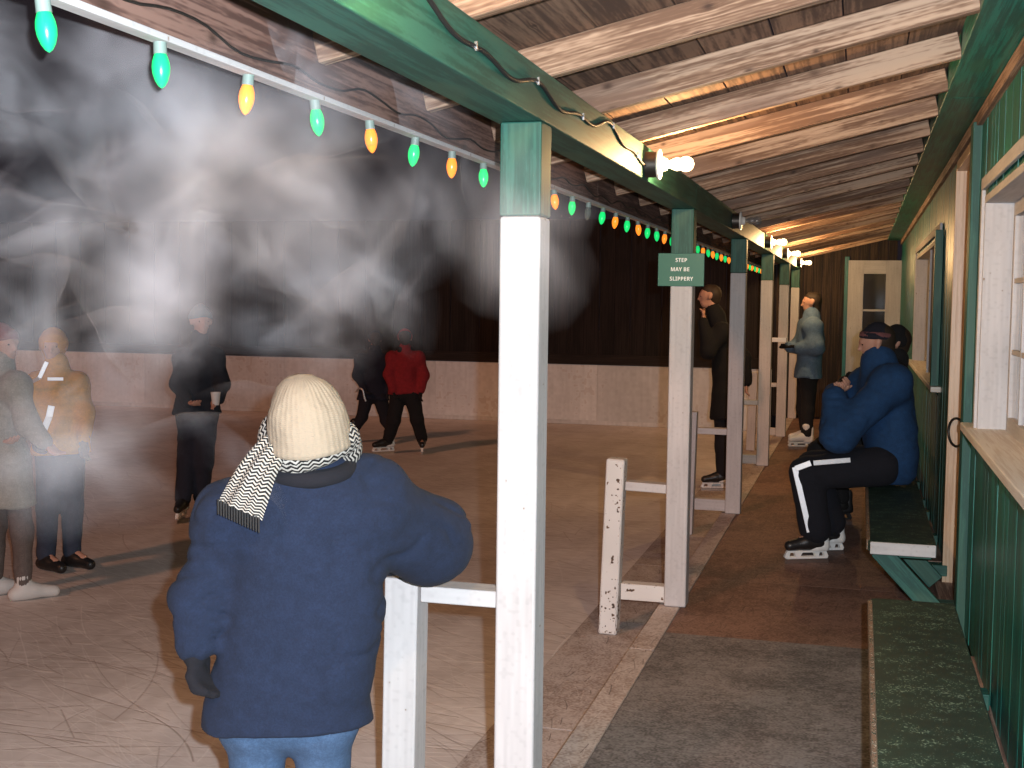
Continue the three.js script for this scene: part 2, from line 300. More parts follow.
{ // roof: rafters, boards, fascia with a pale metal drip edge
  const t = thing('shelter_roof', 'sloping plank roof on weathered rafters over the walkway', 'roof', [0, 0, 0]);
  const xa = -1.188, xb = 0.305, L = (xb - xa) / Math.cos(ang), hgt = 0.092;
  const zs = []; for (let k = 0; k < 28; k++) zs.push(1.58 - k * 0.698); // rafters
  zs.forEach((z, i) => { const xm = (xa + xb) / 2; part(t, 'rafter', box(L, hgt, 0.04, 'x', 0.004), M.rafter[(i * 5) % 6], [xm, roofY(xm) + (hgt / 2) / Math.cos(ang), z + rr(-0.02, 0.02)], [0, rr(-0.004, 0.004), ang]); });
  const n = 9, bwid = (L + 0.38) / n;
  for (let z = 2.4; z > -17.4; z -= 4) { const l = Math.min(4, z + 17.6); part(t, 'ledger', box(0.184, 0.15, l - 0.004, 'z', 0.004), pick(M.greenWall), [0.400, 2.494, z - l / 2]); }
  for (let i = 0; i < n; i++) { const s = -0.14 + (i + 0.5) * bwid, x = xa + s * Math.cos(ang), y = roofY(xa) + hgt / Math.cos(ang) + s * Math.sin(ang) + 0.0125; let z = 2.4; while (z > -17.5) { const l = Math.min(rr(3.2, 5), z + 17.6); part(t, 'roof_board', box(bwid - 0.006, 0.022, l - 0.004, 'z'), pick(M.roofBoard), [x, y, z - l / 2], [0, 0, ang]); z -= l; } }
  let z = 2.4; while (z > -17.5) { const l = Math.min(rr(3.6, 4.6), z + 17.6); part(t, 'fascia_board', box(0.022, 0.17, l - 0.003, 'z', 0.003), M.fasciaWood, [-1.2, 2.094, z - l / 2]); part(t, 'drip_edge', box(0.034, 0.013, l - 0.002, 'z', 0.003), M.white, [-1.201, 2.0022, z - l / 2]); z -= l; }
}
{ // main beam, in lengths that meet over posts
  const t = thing('roof_beam', 'long green painted beam carrying the rafters along the posts', 'beam', [-0.8835, 2.02, 0]);
  const joints = [2.4, ...POSTZ.slice(0, 6).filter((_, i) => i % 2 === 0), -17.55];
  for (let i = 0; i < joints.length - 1; i++) part(t, 'beam_section', box(0.133, 0.132, joints[i] - joints[i + 1] - 0.004, 'z', 0.005), M.green, [0, 0.066, (joints[i] + joints[i + 1]) / 2]);
}
const postLabels = ['white and green post standing behind the photographer', 'white post with green top beside the rail a man leans on', 'white post with green top carrying the step sign', 'white post with green top, next one past the signed post', 'white post with green top, second past the signed post', 'white post with green top, third past the signed post', 'white post with green top against the brown end wall'];
POSTZ.forEach((z, i) => {
  const t = thing('support_post', postLabels[i], 'post', [-0.875, 0, z], 'posts along the walkway edge');
  part(t, 'white_shaft', box(0.112, 1.772, 0.112, 'y', 0.009), M.white, [0, 0.887, 0]);
  part(t, 'green_top', box(0.1125, 0.245, 0.1125, 'y', 0.005), M.green, [0, 1.8965, 0]);
});
const railLabels = ['white short post and rail under the leaning man\'s elbow', 'chipped white short post with two rails beside the signed post', 'white short post and rails beside the post past the sign', 'white short post and rails second past the signed post', 'white short post and rails third past the signed post'];
[1, 2, 3, 4, 5].forEach((i, k) => {
  const t = thing('railing', railLabels[k], 'railing', [-1.21, -0.175, POSTZ[i]], 'short railings at the walkway edge');
  const top = i === 1 ? 0.955 : 0.92, tilt = i === 2 ? -0.03 : i === 1 ? -0.012 : -0.02, chip = i === 2 ? M.whiteChip : M.white;
  part(t, 'stub_post', box(0.098, top, 0.098, 'y', i === 2 ? 0.012 : 0.006), chip, [0, top / 2 + 0.0005, 0.0], [0, 0, tilt]);
  const up = i === 1 ? 0.915 : 0.78, x0 = 0.055 - up * tilt * 0.5, x1 = 0.278;
  part(t, 'rail', box(x1 - x0, 0.046, 0.085, 'x', 0.004), M.white, [(x0 + x1) / 2, up, 0], [0, 0, i === 2 ? -0.03 : 0]);
  part(t, 'rail', box(0.226, 0.085, 0.075, 'x', 0.004), i === 2 ? M.whiteChip : M.white, [0.165, 0.232, 0]);
});
{ // sign
  const t = thing('warning_sign', 'small green sign reading STEP MAY BE SLIPPERY on a post', 'sign', [-0.877, 1.715, POSTZ[2] + 0.0605]);
  part(t, 'sign_board', box(0.232, 0.165, 0.008, 'x', 0.002), M.green, [0, 0, 0]);
  const tex = canvasTex(512, 364, (x) => { x.fillStyle = '#2f6e5a'; x.fillRect(0, 0, 512, 364); x.fillStyle = '#f2f2ec'; x.textAlign = 'center'; x.textBaseline = 'middle'; x.font = 'bold 60px sans-serif'; x.fillText('STEP', 258, 74); x.fillText('MAY BE', 246, 178); x.fillText('SLIPPERY', 262, 284); }, 1, 1);
  part(t, 'lettering', new THREE.PlaneGeometry(0.228, 0.161), std({ map: tex, roughness: 0.5 }), [0, 0, 0.0055]);
}
// ---------------------------------------------------------------- lamps on the beam
{
  const zs = [[-1.8, 1, 'lit bare bulb on the beam behind the first post'], [-4.81, 1, 'lit bare bulb on the beam between the leaning man\'s post and the signed post'], [-8.16, 0, 'unlit bare bulb on the beam past the signed post'], [-10.97, 1, 'first lit bare bulb past the unlit one on the beam'], [-13.43, 1, 'second lit bare bulb past the unlit one on the beam'], [-16.4, 1, 'lit bare bulb on the beam end by the brown wall']];
  for (const [z, on, label] of zs) {
    const t = thing('bulb_lamp', label, 'lamp', [-0.817, 2.078, z], 'bare bulb lamps along the beam');
    const bx = new THREE.CylinderGeometry(0.048, 0.05, 0.045, 20); bx.rotateZ(-Math.PI / 2); part(t, 'junction_box', bx, M.iron, [0.0235, 0, 0]);
    const pr = [[0.0, 0], [0.057, 0], [0.06, 0.004], [0.057, 0.011], [0.03, 0.016], [0.024, 0.034], [0.021, 0.036], [0, 0.036]].map(([r, y]) => new THREE.Vector2(r, y));
    const lh = new THREE.LatheGeometry(pr, 28); lh.rotateZ(-Math.PI / 2); part(t, 'lamp_holder', lh, M.porcelain, [0.0465, 0, 0]);
    const bp = []; for (let k = 0; k <= 16; k++) { const a = k / 16; const y = a * 0.105; const r = a < 0.4 ? lerp(0.013, 0.026, sm(0, 0.4, a)) : 0.0295 * Math.sqrt(Math.max(0, 1 - ((y - 0.073) / 0.032) ** 2)); bp.push(new THREE.Vector2(a < 0.4 ? r : Math.max(0.0002, Math.max(r, a < 0.5 ? 0.024 : 0)), y)); }
    const bg = new THREE.LatheGeometry(bp, 24); bg.rotateZ(-Math.PI / 2);
    const bm = on ? std({ color: new THREE.Color().setRGB(0.9, 0.85, 0.75), roughness: 0.3, emissive: new THREE.Color().setRGB(1, 0.72, 0.36), emissiveIntensity: 6 }) : new THREE.MeshPhysicalMaterial({ color: 0xdddddd, transmission: 0.9, roughness: 0.15, thickness: 0, ior: 1.5 });
    part(t, 'bulb', bg, bm, [0.082, 0, 0]);
    if (on) { const l = new THREE.PointLight(new THREE.Color().setRGB(1, 0.6, 0.26), 2.5); l.position.set(0.155, 0, 0); l.castShadow = true; l.shadow.radius = 1.2; t.add(l); }
  }
  const pts = []; for (let k = 0; k <= 44; k++) { const z = -1.85 - k * 0.0665; pts.push(V(0, 0.075 + 0.028 * Math.sin(k * 0.33) * Math.sin(k * 0.11 + 1) - 0.012 * Math.sin(k * 0.9), z)); }
  const c = thing('lamp_cable', 'black electric cable stapled along the green beam', 'cable', [-0.8115, 2.02, 0]);
  part(c, 'cable', new THREE.TubeGeometry(new THREE.CatmullRomCurve3(pts), 120, 0.0055, 7), M.black);
  for (const k of [4, 11, 19, 27, 34, 41]) part(c, 'staple', box(0.006, 0.02, 0.005, 'y'), M.steel, [0.004, pts[k].y, pts[k].z]);
}
// ---------------------------------------------------------------- coloured string lights on the eave
{
  const t = thing('string_lights', 'string of green and amber bulbs hanging along the eave', 'string lights', [-1.184, 2.017, 0]);
  const cord = []; for (let k = 0; k <= 150; k++) cord.push(V(0, 0.024 + 0.012 * Math.sin(k * 1.9) + 0.008 * Math.sin(k * 0.7), 1.8 - k * 0.126));
  part(t, 'cord', new THREE.TubeGeometry(new THREE.CatmullRomCurve3(cord), 420, 0.003, 5), M.iron);
  const bp = [[0.0095, 0], [0.0125, 0.006], [0.0155, 0.016], [0.0165, 0.026], [0.0155, 0.037], [0.0115, 0.05], [0.006, 0.059], [0.0003, 0.063]].map(([r, y]) => new THREE.Vector2(r, -y)).reverse();
  const bulb = new THREE.LatheGeometry(bp, 16), sock = new THREE.CylinderGeometry(0.0115, 0.0125, 0.032, 12);
  const E = (r, g, b, k) => std({ color: new THREE.Color().setRGB(r, g, b), roughness: 0.25, emissive: new THREE.Color().setRGB(r, g, b), emissiveIntensity: k });
  const green = E(0.01, 0.72, 0.16, 0.85), amber = E(1.0, 0.24, 0.02, 1.25), dead = new THREE.MeshPhysicalMaterial({ color: 0x99a39a, transmission: 0.7, roughness: 0.1, thickness: 0 }), sockMat = std({ color: new THREE.Color().setRGB(0.2, 0.27, 0.24), roughness: 0.5 });
  const fil = std({ color: 0xffffff, emissive: new THREE.Color().setRGB(1, 0.8, 0.35), emissiveIntensity: 5 });
  const seq = 'ggagagagagag.gagag', zs = []; let z = -1.657; for (let k = 0; k < 47; k++) { zs.push(z); z -= 0.3255; }
  zs.forEach((zz, k) => {
    const c = k < seq.length ? seq[k] : k % 2 ? 'a' : 'g', m = c === 'g' ? green : c === 'a' ? amber : dead;
    const b = part(t, 'light_bulb', bulb, m, [-0.018, -0.040, zz], [rr(-0.16, 0.16), 0, rr(-0.12, 0.12)]);
    b.scale.setScalar(0.97); part(b, 'socket', sock, sockMat, [0, 0.014, 0]);
  });
}
// ---------------------------------------------------------------- benches
function bench(z0, z1, label) { // z0 near end, z1 far end
  const L = z0 - z1, t = thing('bench', label, 'bench', [0.212, 0, (z0 + z1) / 2], 'benches along the shelter wall');
  const sh = new THREE.Shape(); const w = 0.148, l = L / 2, r = 0.035; sh.moveTo(-w + r, -l); sh.lineTo(w, -l); sh.lineTo(w, l); sh.lineTo(-w + r, l); sh.quadraticCurveTo(-w, l, -w, l - r); sh.lineTo(-w, -l + r); sh.quadraticCurveTo(-w, -l, -w + r, -l);
  const g = new THREE.ExtrudeGeometry(sh, { depth: 0.042, bevelEnabled: true, bevelThickness: 0.004, bevelSize: 0.004, bevelSegments: 1 }); g.rotateX(Math.PI / 2); g.computeVertexNormals(); metreUV(g, 'z');
  part(t, 'seat', g, M.bench, [0, 0.446, 0]);
  part(t, 'seat_edge', box(0.018, 0.05, L - 0.07, 'z', 0.004), M.benchEdge, [-0.150, 0.4262, 0]);
  part(t, 'end_strip', box(0.292, 0.058, 0.012, 'x', 0.004), M.white, [0.004, 0.421, L / 2 + 0.012]);
  const n = Math.max(2, Math.round(L / 1.1) + 1);
  for (let k = 0; k < n; k++) {
    const zz = L / 2 - 0.12 - (k * (L - 0.24)) / (n - 1); const a = [-0.10, 0.392], b = [0.215, 0.06], len = Math.hypot(b[0] - a[0], b[1] - a[1]);
    part(t, 'brace', box(len, 0.09, 0.038, 'x', 0.003), M.green, [(a[0] + b[0]) / 2, (a[1] + b[1]) / 2, zz], [0, 0, Math.atan2(b[1] - a[1], b[0] - a[0])]);
    part(t, 'bracket', box(0.27, 0.045, 0.04, 'x', 0.003), M.green, [0.005, 0.3755, zz - 0.041]);
    part(t, 'foot_block', box(0.1, 0.06, 0.09, 'x', 0.004), M.green, [0.225, 0.117, zz - 0.07]);
  }
}
bench(-2.0, -4.84, 'empty speckled green bench with worn edge beside the window');
bench(-6.02, -9.0, 'green bench with a white end under the seated man in blue');
bench(-9.3, -12.4, 'dark green bench farther along the wall past the seated people');

// ---------------------------------------------------------------- people
// a body or garment is the zero level of tapered capsules joined by a smooth minimum, meshed with surface nets
function prim(a, b, ra, rb, flat) { return { a, b, ra, rb: rb ?? ra, flat }; } // flat: [Vector3 axis, stretch]
function fieldOf(prims, k) {
  const q = prims.map((p) => { const d = V().subVectors(p.b, p.a); return { ax: p.a.x, ay: p.a.y, az: p.a.z, dx: d.x, dy: d.y, dz: d.z, L: Math.max(1e-9, d.lengthSq()), ra: p.ra, rb: p.rb, n: p.flat?.[0], s: p.flat?.[1] ?? 1, cx: (p.a.x + p.b.x) / 2, cy: (p.a.y + p.b.y) / 2, cz: (p.a.z + p.b.z) / 2, R: Math.sqrt(d.lengthSq()) / 2 + Math.max(p.ra, p.rb ?? p.ra) }; });
  return (x, y, z) => {
    let m = 1e9;
    for (const p of q) {
      let ux = x - p.cx, uy = y - p.cy, uz = z - p.cz; const far = Math.sqrt(ux * ux + uy * uy + uz * uz) - p.R; if (far > m + k && m < 1e8) continue;
      let X = x, Y = y, Z = z;
      if (p.n) { const e = (ux * p.n.x + uy * p.n.y + uz * p.n.z) * (p.s - 1); X += p.n.x * e; Y += p.n.y * e; Z += p.n.z * e; }
      ux = X - p.ax; uy = Y - p.ay; uz = Z - p.az;
      let t = (ux * p.dx + uy * p.dy + uz * p.dz) / p.L; t = t < 0 ? 0 : t > 1 ? 1 : t;
      const vx = ux - p.dx * t, vy = uy - p.dy * t, vz = uz - p.dz * t, d = Math.sqrt(vx * vx + vy * vy + vz * vz) - (p.ra + (p.rb - p.ra) * t);
      const h = Math.max(0, k - Math.abs(m - d)) / k; m = Math.min(m, d) - h * h * k * 0.25;
    }
    return m;
  };
}
function surface(f, lo, hi, c) {
  const nx = Math.ceil((hi.x - lo.x) / c) + 1, ny = Math.ceil((hi.y - lo.y) / c) + 1, nz = Math.ceil((hi.z - lo.z) / c) + 1, val = new Float32Array(nx * ny * nz);
  for (let k = 0, i = 0; k < nz; k++) for (let j = 0; j < ny; j++) for (let q = 0; q < nx; q++) val[i++] = f(lo.x + q * c, lo.y + j * c, lo.z + k * c);
  const id = new Int32Array(nx * ny * nz).fill(-1), pos = [], idx = [], at = (i, j, k) => (k * ny + j) * nx + i;
  const E = [[0, 1], [0, 2], [0, 4], [1, 3], [1, 5], [2, 3], [2, 6], [3, 7], [4, 5], [4, 6], [5, 7], [6, 7]];
  for (let k = 0; k < nz - 1; k++) for (let j = 0; j < ny - 1; j++) for (let i = 0; i < nx - 1; i++) {
    const v = []; let neg = 0; for (let n = 0; n < 8; n++) { v[n] = val[at(i + (n & 1), j + (n >> 1 & 1), k + (n >> 2))]; if (v[n] < 0) neg++; }
    if (!neg || neg === 8) continue;
    let X = 0, Y = 0, Z = 0, m = 0;
    for (const [a, b] of E) if (v[a] < 0 !== v[b] < 0) { const t = v[a] / (v[a] - v[b]); X += lerp(a & 1, b & 1, t); Y += lerp(a >> 1 & 1, b >> 1 & 1, t); Z += lerp(a >> 2, b >> 2, t); m++; }
    id[at(i, j, k)] = pos.length / 3; pos.push(lo.x + (i + X / m) * c, lo.y + (j + Y / m) * c, lo.z + (k + Z / m) * c);
  }
  const quad = (a, b, c2, d, flip) => { if (a < 0 || b < 0 || c2 < 0 || d < 0) return; flip ? idx.push(a, c2, b, a, d, c2) : idx.push(a, b, c2, a, c2, d); };
  for (let k = 1; k < nz - 1; k++) for (let j = 1; j < ny - 1; j++) for (let i = 1; i < nx - 1; i++) {
    const s = val[at(i, j, k)] < 0;
    if (s !== val[at(i + 1, j, k)] < 0) quad(id[at(i, j - 1, k - 1)], id[at(i, j, k - 1)], id[at(i, j, k)], id[at(i, j - 1, k)], !s);
    if (s !== val[at(i, j + 1, k)] < 0) quad(id[at(i - 1, j, k - 1)], id[at(i - 1, j, k)], id[at(i, j, k)], id[at(i, j, k - 1)], !s);
    if (s !== val[at(i, j, k + 1)] < 0) quad(id[at(i - 1, j - 1, k)], id[at(i, j - 1, k)], id[at(i, j, k)], id[at(i - 1, j, k)], !s);
  }
  const g = new THREE.BufferGeometry(); g.setAttribute('position', new THREE.Float32BufferAttribute(pos, 3)); g.setIndex(idx); g.computeVertexNormals();
  const uv = [], nn = g.attributes.normal; for (let i = 0; i < pos.length; i += 3) { const a = Math.abs(nn.getX(i / 3)), b = Math.abs(nn.getY(i / 3)), d = Math.abs(nn.getZ(i / 3)); b > a && b > d ? uv.push(pos[i], pos[i + 2]) : a > d ? uv.push(pos[i + 2], pos[i + 1]) : uv.push(pos[i], pos[i + 1]); } g.setAttribute('uv', new THREE.Float32BufferAttribute(uv, 2));
  return g;
}
function bounds(prims, pad) { const lo = V(1e9, 1e9, 1e9), hi = V(-1e9, -1e9, -1e9); for (const p of prims) for (const [q, r] of [[p.a, p.ra], [p.b, p.rb]]) { lo.min(q.clone().addScalar(-r - pad)); hi.max(q.clone().addScalar(r + pad)); } return [lo, hi]; }
function meshOf(prims, k, cell, mod) { const f0 = fieldOf(prims, k), f = mod ? (x, y, z) => mod(f0(x, y, z), x, y, z) : f0, [lo, hi] = bounds(prims, cell * 2.5 + 0.015); return surface(f, lo, hi, cell); }
const fabricTex = (() => { const a = tileNoise(128, 128, 111), b = tileNoise(14, 14, 112), c = tileNoise(40, 44, 113); return dataTex(256, 256, (u, v) => { const k = 200 + 34 * (a(u, v) - 0.5) + 20 * (b(u, v) - 0.5) + 14 * (c(u, v) - 0.5); return [k, k, k]; }, 0.3, 0.3); })();
const cloth = (r, g, b, o) => std({ color: new THREE.Color().setRGB(r, g, b), map: fabricTex, roughness: 0.93, bumpMap: fabricTex, bumpScale: 0.0006, ...o });
const skin = std({ color: new THREE.Color().setRGB(0.5, 0.27, 0.19), roughness: 0.6 }), hairMat = std({ color: new THREE.Color().setRGB(0.03, 0.018, 0.01), roughness: 0.7 });
const eyeMat = std({ color: new THREE.Color().setRGB(0.02, 0.015, 0.012), roughness: 0.2 });
const up = V(0, 1, 0);
// fingers and thumb as chains rooted in the palm
function handPrims(w, h, across, curl, s) {
  const d = V().subVectors(h, w).normalize(), a = across.clone().addScaledVector(d, -across.dot(d)).normalize(), n = V().crossVectors(d, a), out = [];
  const pc = w.clone().lerp(h, 0.15), knuckle = w.clone().addScaledVector(d, 0.085 * s);
  out.push(prim(pc, knuckle, 0.024 * s, 0.03 * s, [n, 1.9]));
  [[-0.03, 0.062], [-0.01, 0.072], [0.011, 0.068], [0.03, 0.054]].forEach(([o, l]) => {
    const p0 = knuckle.clone().addScaledVector(a, o * s).addScaledVector(d, -0.012 * s), d1 = d.clone().applyAxisAngle(a, curl * 0.6), p1 = p0.clone().addScaledVector(d1, l * 0.62 * s), d2 = d.clone().applyAxisAngle(a, curl * 1.7), p2 = p1.clone().addScaledVector(d2, l * 0.52 * s);
    out.push(prim(p0, p1, 0.0098 * s, 0.0088 * s), prim(p1, p2, 0.0088 * s, 0.0074 * s));
  });
  const t0 = pc.clone().addScaledVector(a, -0.022 * s), t1 = t0.clone().addScaledVector(d, 0.038 * s).addScaledVector(a, -0.03 * s).addScaledVector(n, 0.008 * s), t2 = t1.clone().addScaledVector(d, 0.034 * s).addScaledVector(a, -0.008 * s);
  out.push(prim(t0, t1, 0.014 * s, 0.011 * s), prim(t1, t2, 0.011 * s, 0.0085 * s)); return out;
}
function skate(parent, ankle, toe, boot, holderMat, cell) { // boot, white holder with openings, steel runner; the sole lies 7 cm above the floor
  const d = V().subVectors(toe, ankle).setY(0).normalize(), y0 = 0.078, heel = ankle.clone().addScaledVector(d, -0.05).setY(y0 + 0.035), tp = ankle.clone().addScaledVector(d, 0.165).setY(y0 + 0.03), mid = ankle.clone().addScaledVector(d, 0.06).setY(y0 + 0.05);
  const top = ankle.clone().setY(Math.max(ankle.y + 0.06, y0 + 0.17));
  const b = part(parent, 'skate', meshOf([prim(heel, mid, 0.036, 0.038), prim(mid, tp, 0.04, 0.032), prim(ankle.clone().setY(y0 + 0.05), top, 0.043, 0.05)], 0.03, cell, (v, x, y) => Math.max(v, y0 - y)), boot);
  const s = new THREE.Shape(); s.moveTo(-0.115, 0.062); s.lineTo(0.125, 0.062); s.lineTo(0.142, 0.026); s.lineTo(0.13, 0.016); s.lineTo(-0.125, 0.016); s.lineTo(-0.13, 0.03); s.closePath();
  const hole = (x0, x1, i) => { const h = new THREE.Path(); h.moveTo(x0, 0.028); h.lineTo(x0 + i, 0.052); h.lineTo(x1 - i, 0.052); h.lineTo(x1, 0.028); h.closePath(); s.holes.push(h); }; hole(-0.05, 0.045, 0.012); hole(0.075, 0.115, 0.006); hole(-0.105, -0.07, 0.006);
  const g = new THREE.ExtrudeGeometry(s, { depth: 0.022, bevelEnabled: true, bevelSize: 0.002, bevelThickness: 0.002, bevelSegments: 1 }); g.translate(0, 0, -0.011);
  part(b, 'heel_guard', meshOf([prim(ankle.clone().addScaledVector(d, -0.045).setY(y0 + 0.06), ankle.clone().addScaledVector(d, -0.05).setY(y0 + 0.14), 0.034, 0.03), prim(ankle.clone().addScaledVector(d, -0.045).setY(y0 + 0.025), ankle.clone().addScaledVector(d, 0.0).setY(y0 + 0.02), 0.042, 0.044)], 0.02, cell, (v, x, y) => Math.max(v, y0 - y)), holderMat);
  const yaw = Math.atan2(-d.z, d.x), c = ankle.clone().addScaledVector(d, 0.055);
  part(b, 'blade_holder', g, holderMat, [c.x, 0.016, c.z], [0, yaw, 0]);
  part(b, 'blade', box(0.275, 0.026, 0.004, 'x', 0.001), M.steel, [c.x, 0.0135, c.z], [0, yaw, 0]);
}
function shoe(parent, ankle, toe, mat, cell) {
  const d = V().subVectors(toe, ankle).setY(0).normalize(), heel = ankle.clone().addScaledVector(d, -0.045).setY(0.038), tp = ankle.clone().addScaledVector(d, 0.17).setY(0.033), mid = ankle.clone().addScaledVector(d, 0.05).setY(0.05);
  part(parent, 'shoe', meshOf([prim(heel, mid, 0.04, 0.042), prim(mid, tp, 0.042, 0.034), prim(ankle.clone().setY(0.05), ankle.clone().setY(0.14), 0.042, 0.045)], 0.03, cell, (v, x, y) => Math.max(v, 0.001 - y)), mat);
}
function person(label, base, Jr, o) {
  const t = thing('person', label, 'person', base, o.group), J = {}; for (const k in Jr) J[k] = V(...Jr[k]);
  const s = o.s ?? 1, cell = o.cell ?? 0.02, fine = o.fine ?? 0.01, F = V(...o.face).normalize(), side = V().crossVectors(F, up).normalize(); // side: to the figure's right... left in its own frame
  const bodyF = V().crossVectors(V().subVectors(J.sr, J.sl), up).normalize();
  for (const q of ['l', 'r']) { // feet on the ground
    const lift = o.skates ? 0.16 : 0.09; if (J['a' + q].y < lift || !o.freeFeet) J['a' + q].y = Math.max(lift, Math.min(J['a' + q].y, lift + 0.05));
  }
  const flatT = [bodyF, 1.32], hd = o.tilt ? up.clone().addScaledVector(F, o.tilt).normalize() : up, h = J.head, S = o.hs ?? s;
  const at = (f, u, r = 0) => h.clone().addScaledVector(F, f * S).addScaledVector(hd, u * S).addScaledVector(side, r * S);
  const chestLow = J.chest.clone().lerp(J.pelvis, 0.5);
  const torso = (e) => [prim(J.chest, chestLow, 0.135 * s + e, 0.125 * s + e, flatT), prim(chestLow, J.pelvis, 0.125 * s + e, 0.13 * s + e, flatT), prim(J.sl, J.sr, 0.05 * s + e * 0.8), prim(J.sl, J.chest, 0.07 * s + e * 0.7), prim(J.sr, J.chest, 0.07 * s + e * 0.7), prim(J.neck, J.chest, 0.055 * s + e * 0.6, 0.09 * s + e)];
  const arms = (E) => ['l', 'r'].flatMap((q) => { const e = Array.isArray(E) ? E[q === 'l' ? 0 : 1] : E; return [prim(J['s' + q], J['e' + q], 0.05 * s + e, 0.04 * s + e), prim(J['e' + q], J['w' + q], 0.042 * s + e, 0.03 * s + e * 0.8)]; });
  const legs = (e, low = 1) => ['l', 'r'].flatMap((q) => [prim(J['hip' + q], J['k' + q], 0.08 * s + e, 0.056 * s + e), prim(J['k' + q], J['k' + q].clone().lerp(J['a' + q], low), 0.056 * s + e, 0.038 * s + e * 1.3)]);
  // one continuous body: trunk, limbs, head with brow, nose, ears and jaw, hands with fingers
  const headP = [prim(at(-0.018, 0.035), at(0.012, 0.028), 0.082 * S, 0.078 * S), prim(at(0.035, -0.01), at(0.04, -0.07), 0.056 * S, 0.04 * S), prim(at(0.088, 0.012), at(0.104, -0.022), 0.009 * S, 0.014 * S), prim(at(0.082, 0.026, -0.03), at(0.082, 0.026, 0.03), 0.012 * S), prim(at(0.078, -0.055, -0.018), at(0.078, -0.055, 0.018), 0.008 * S), prim(at(0, -0.02, 0.082), at(-0.008, 0.022, 0.086), 0.009 * S, 0.012 * S, [F, 0.75]), prim(at(0, -0.02, -0.082), at(-0.008, 0.022, -0.086), 0.009 * S, 0.012 * S, [F, 0.75]), prim(J.neck, at(-0.01, -0.04), 0.056 * S, 0.05 * S)];
  const hands = { l: handPrims(J.wl, J.hl, V(...(o.acrossL ?? [0, 0, 1])), o.curlL ?? 0.5, s), r: handPrims(J.wr, J.hr, V(...(o.acrossR ?? [0, 0, 1])), o.curlR ?? 0.5, s) };
  const bodyPrims = [...torso(-0.012), ...arms(-0.006), ...legs(-0.008), ...['l', 'r'].map((q) => prim(J['w' + q], J['h' + q], 0.026 * s, 0.015 * s)), ...['l', 'r'].map((q) => prim(J['a' + q], J['a' + q].clone().lerp(J['t' + q], 0.6).setY(J['a' + q].y - 0.03), 0.034 * s, 0.028 * s)), prim(J.neck, h, 0.05 * s)];
  const geos = [meshOf(bodyPrims, 0.03, Math.max(cell, 0.018)), meshOf(headP, 0.02, fine)];
  if (!o.gloves) for (const q of ['l', 'r']) geos.push(meshOf(hands[q], 0.008, o.handCell ?? 0.005));
  const body = part(t, 'body', mergeGeometries(geos), o.skin ?? skin);
  for (const r of [-1, 1]) part(body, 'eye', new THREE.SphereGeometry(0.0105 * S, 10, 8), eyeMat, at(0.079, 0.008, r * 0.032).toArray());
  if (o.gloves) for (const q of ['l', 'r']) part(t, 'glove', meshOf([...hands[q].map((p) => prim(p.a, p.b, p.ra + 0.004, p.rb + 0.003, p.flat)), prim(J['w' + q].clone().lerp(J['e' + q], 0.12), J['w' + q].clone().lerp(J['h' + q], 0.3), 0.042 * s, 0.034 * s)], 0.012, o.handCell ?? 0.006), o.gloves);
  // clothes
  const crease = (x, y, z) => { const w = noise.noise(x * 3, y * 3 + 5, z * 3) * 0.5, n = noise.noise((x + 0.5 * y) * 5 + w, (y - 0.35 * x) * 10 + w * 2, z * 5 + 2); return Math.exp(-((n / 0.09) ** 2)) * sm(-0.05, 0.3, noise.noise(x * 4 + 11, y * 4, z * 4 + 7)); };
  const fold = (amp, fr) => (v, x, y, z) => v + amp * 0.75 * crease(x + base[0], y, z + base[2]) + amp * (noise.noise((x + base[0]) * fr * 0.8, y * fr * 1.3, (z + base[2]) * fr * 0.8) + 0.55 * (0.5 - Math.abs(noise.noise((x + z * 0.4) * fr * 1.3 + 7, (y + 0.5 * x) * fr * 2.2, z * fr + 3))));
  if (o.jacket) {
    const e = o.jacket.e ?? 0.03, hem = J.pelvis.clone().setY(o.jacket.hem), hemD = V().subVectors(J.hipl, J.hipr).setY(0).normalize().multiplyScalar((o.jacket.hemW ?? 0.05) * s), skirt = o.jacket.seated ? [] : [prim(J.pelvis.clone().add(hemD), hem.clone().add(hemD), 0.125 * s + e, 0.125 * s + e + (o.jacket.flare ?? 0.02), flatT), prim(J.pelvis.clone().sub(hemD), hem.clone().sub(hemD), 0.125 * s + e, 0.125 * s + e + (o.jacket.flare ?? 0.02), flatT)];
    const f = fold(o.jacket.fold ?? 0.008, 7);
    const g = meshOf([...torso(e), ...arms(o.jacket.sleeve ?? e * 0.9), ...skirt, ...(o.jacket.extra ?? []).map(([a, b, ra, rb]) => prim(V(...a), V(...b), ra, rb)), prim(J.neck, J.neck.clone().lerp(J.head, 0.3), 0.065 * s + e * 0.5)], 0.045, cell, (v, x, y, z) => Math.max(f(v, x, y, z), o.jacket.hem - y + 0.006 * Math.sin(x * 19 + z * 13)));
    part(t, o.jacket.name ?? 'jacket', g, o.jacket.mat);
  }
  if (o.trousers) { const f = fold(0.006, 8); part(t, 'trousers', meshOf([prim(J.hipl, J.hipr, 0.1 * s), prim(J.pelvis, J.hipl, 0.11 * s, 0.09 * s), prim(J.pelvis, J.hipr, 0.11 * s, 0.09 * s), ...legs(o.trousers.e ?? 0.016, o.trousers.low ?? 0.97)], 0.03, cell, f), o.trousers.mat); }
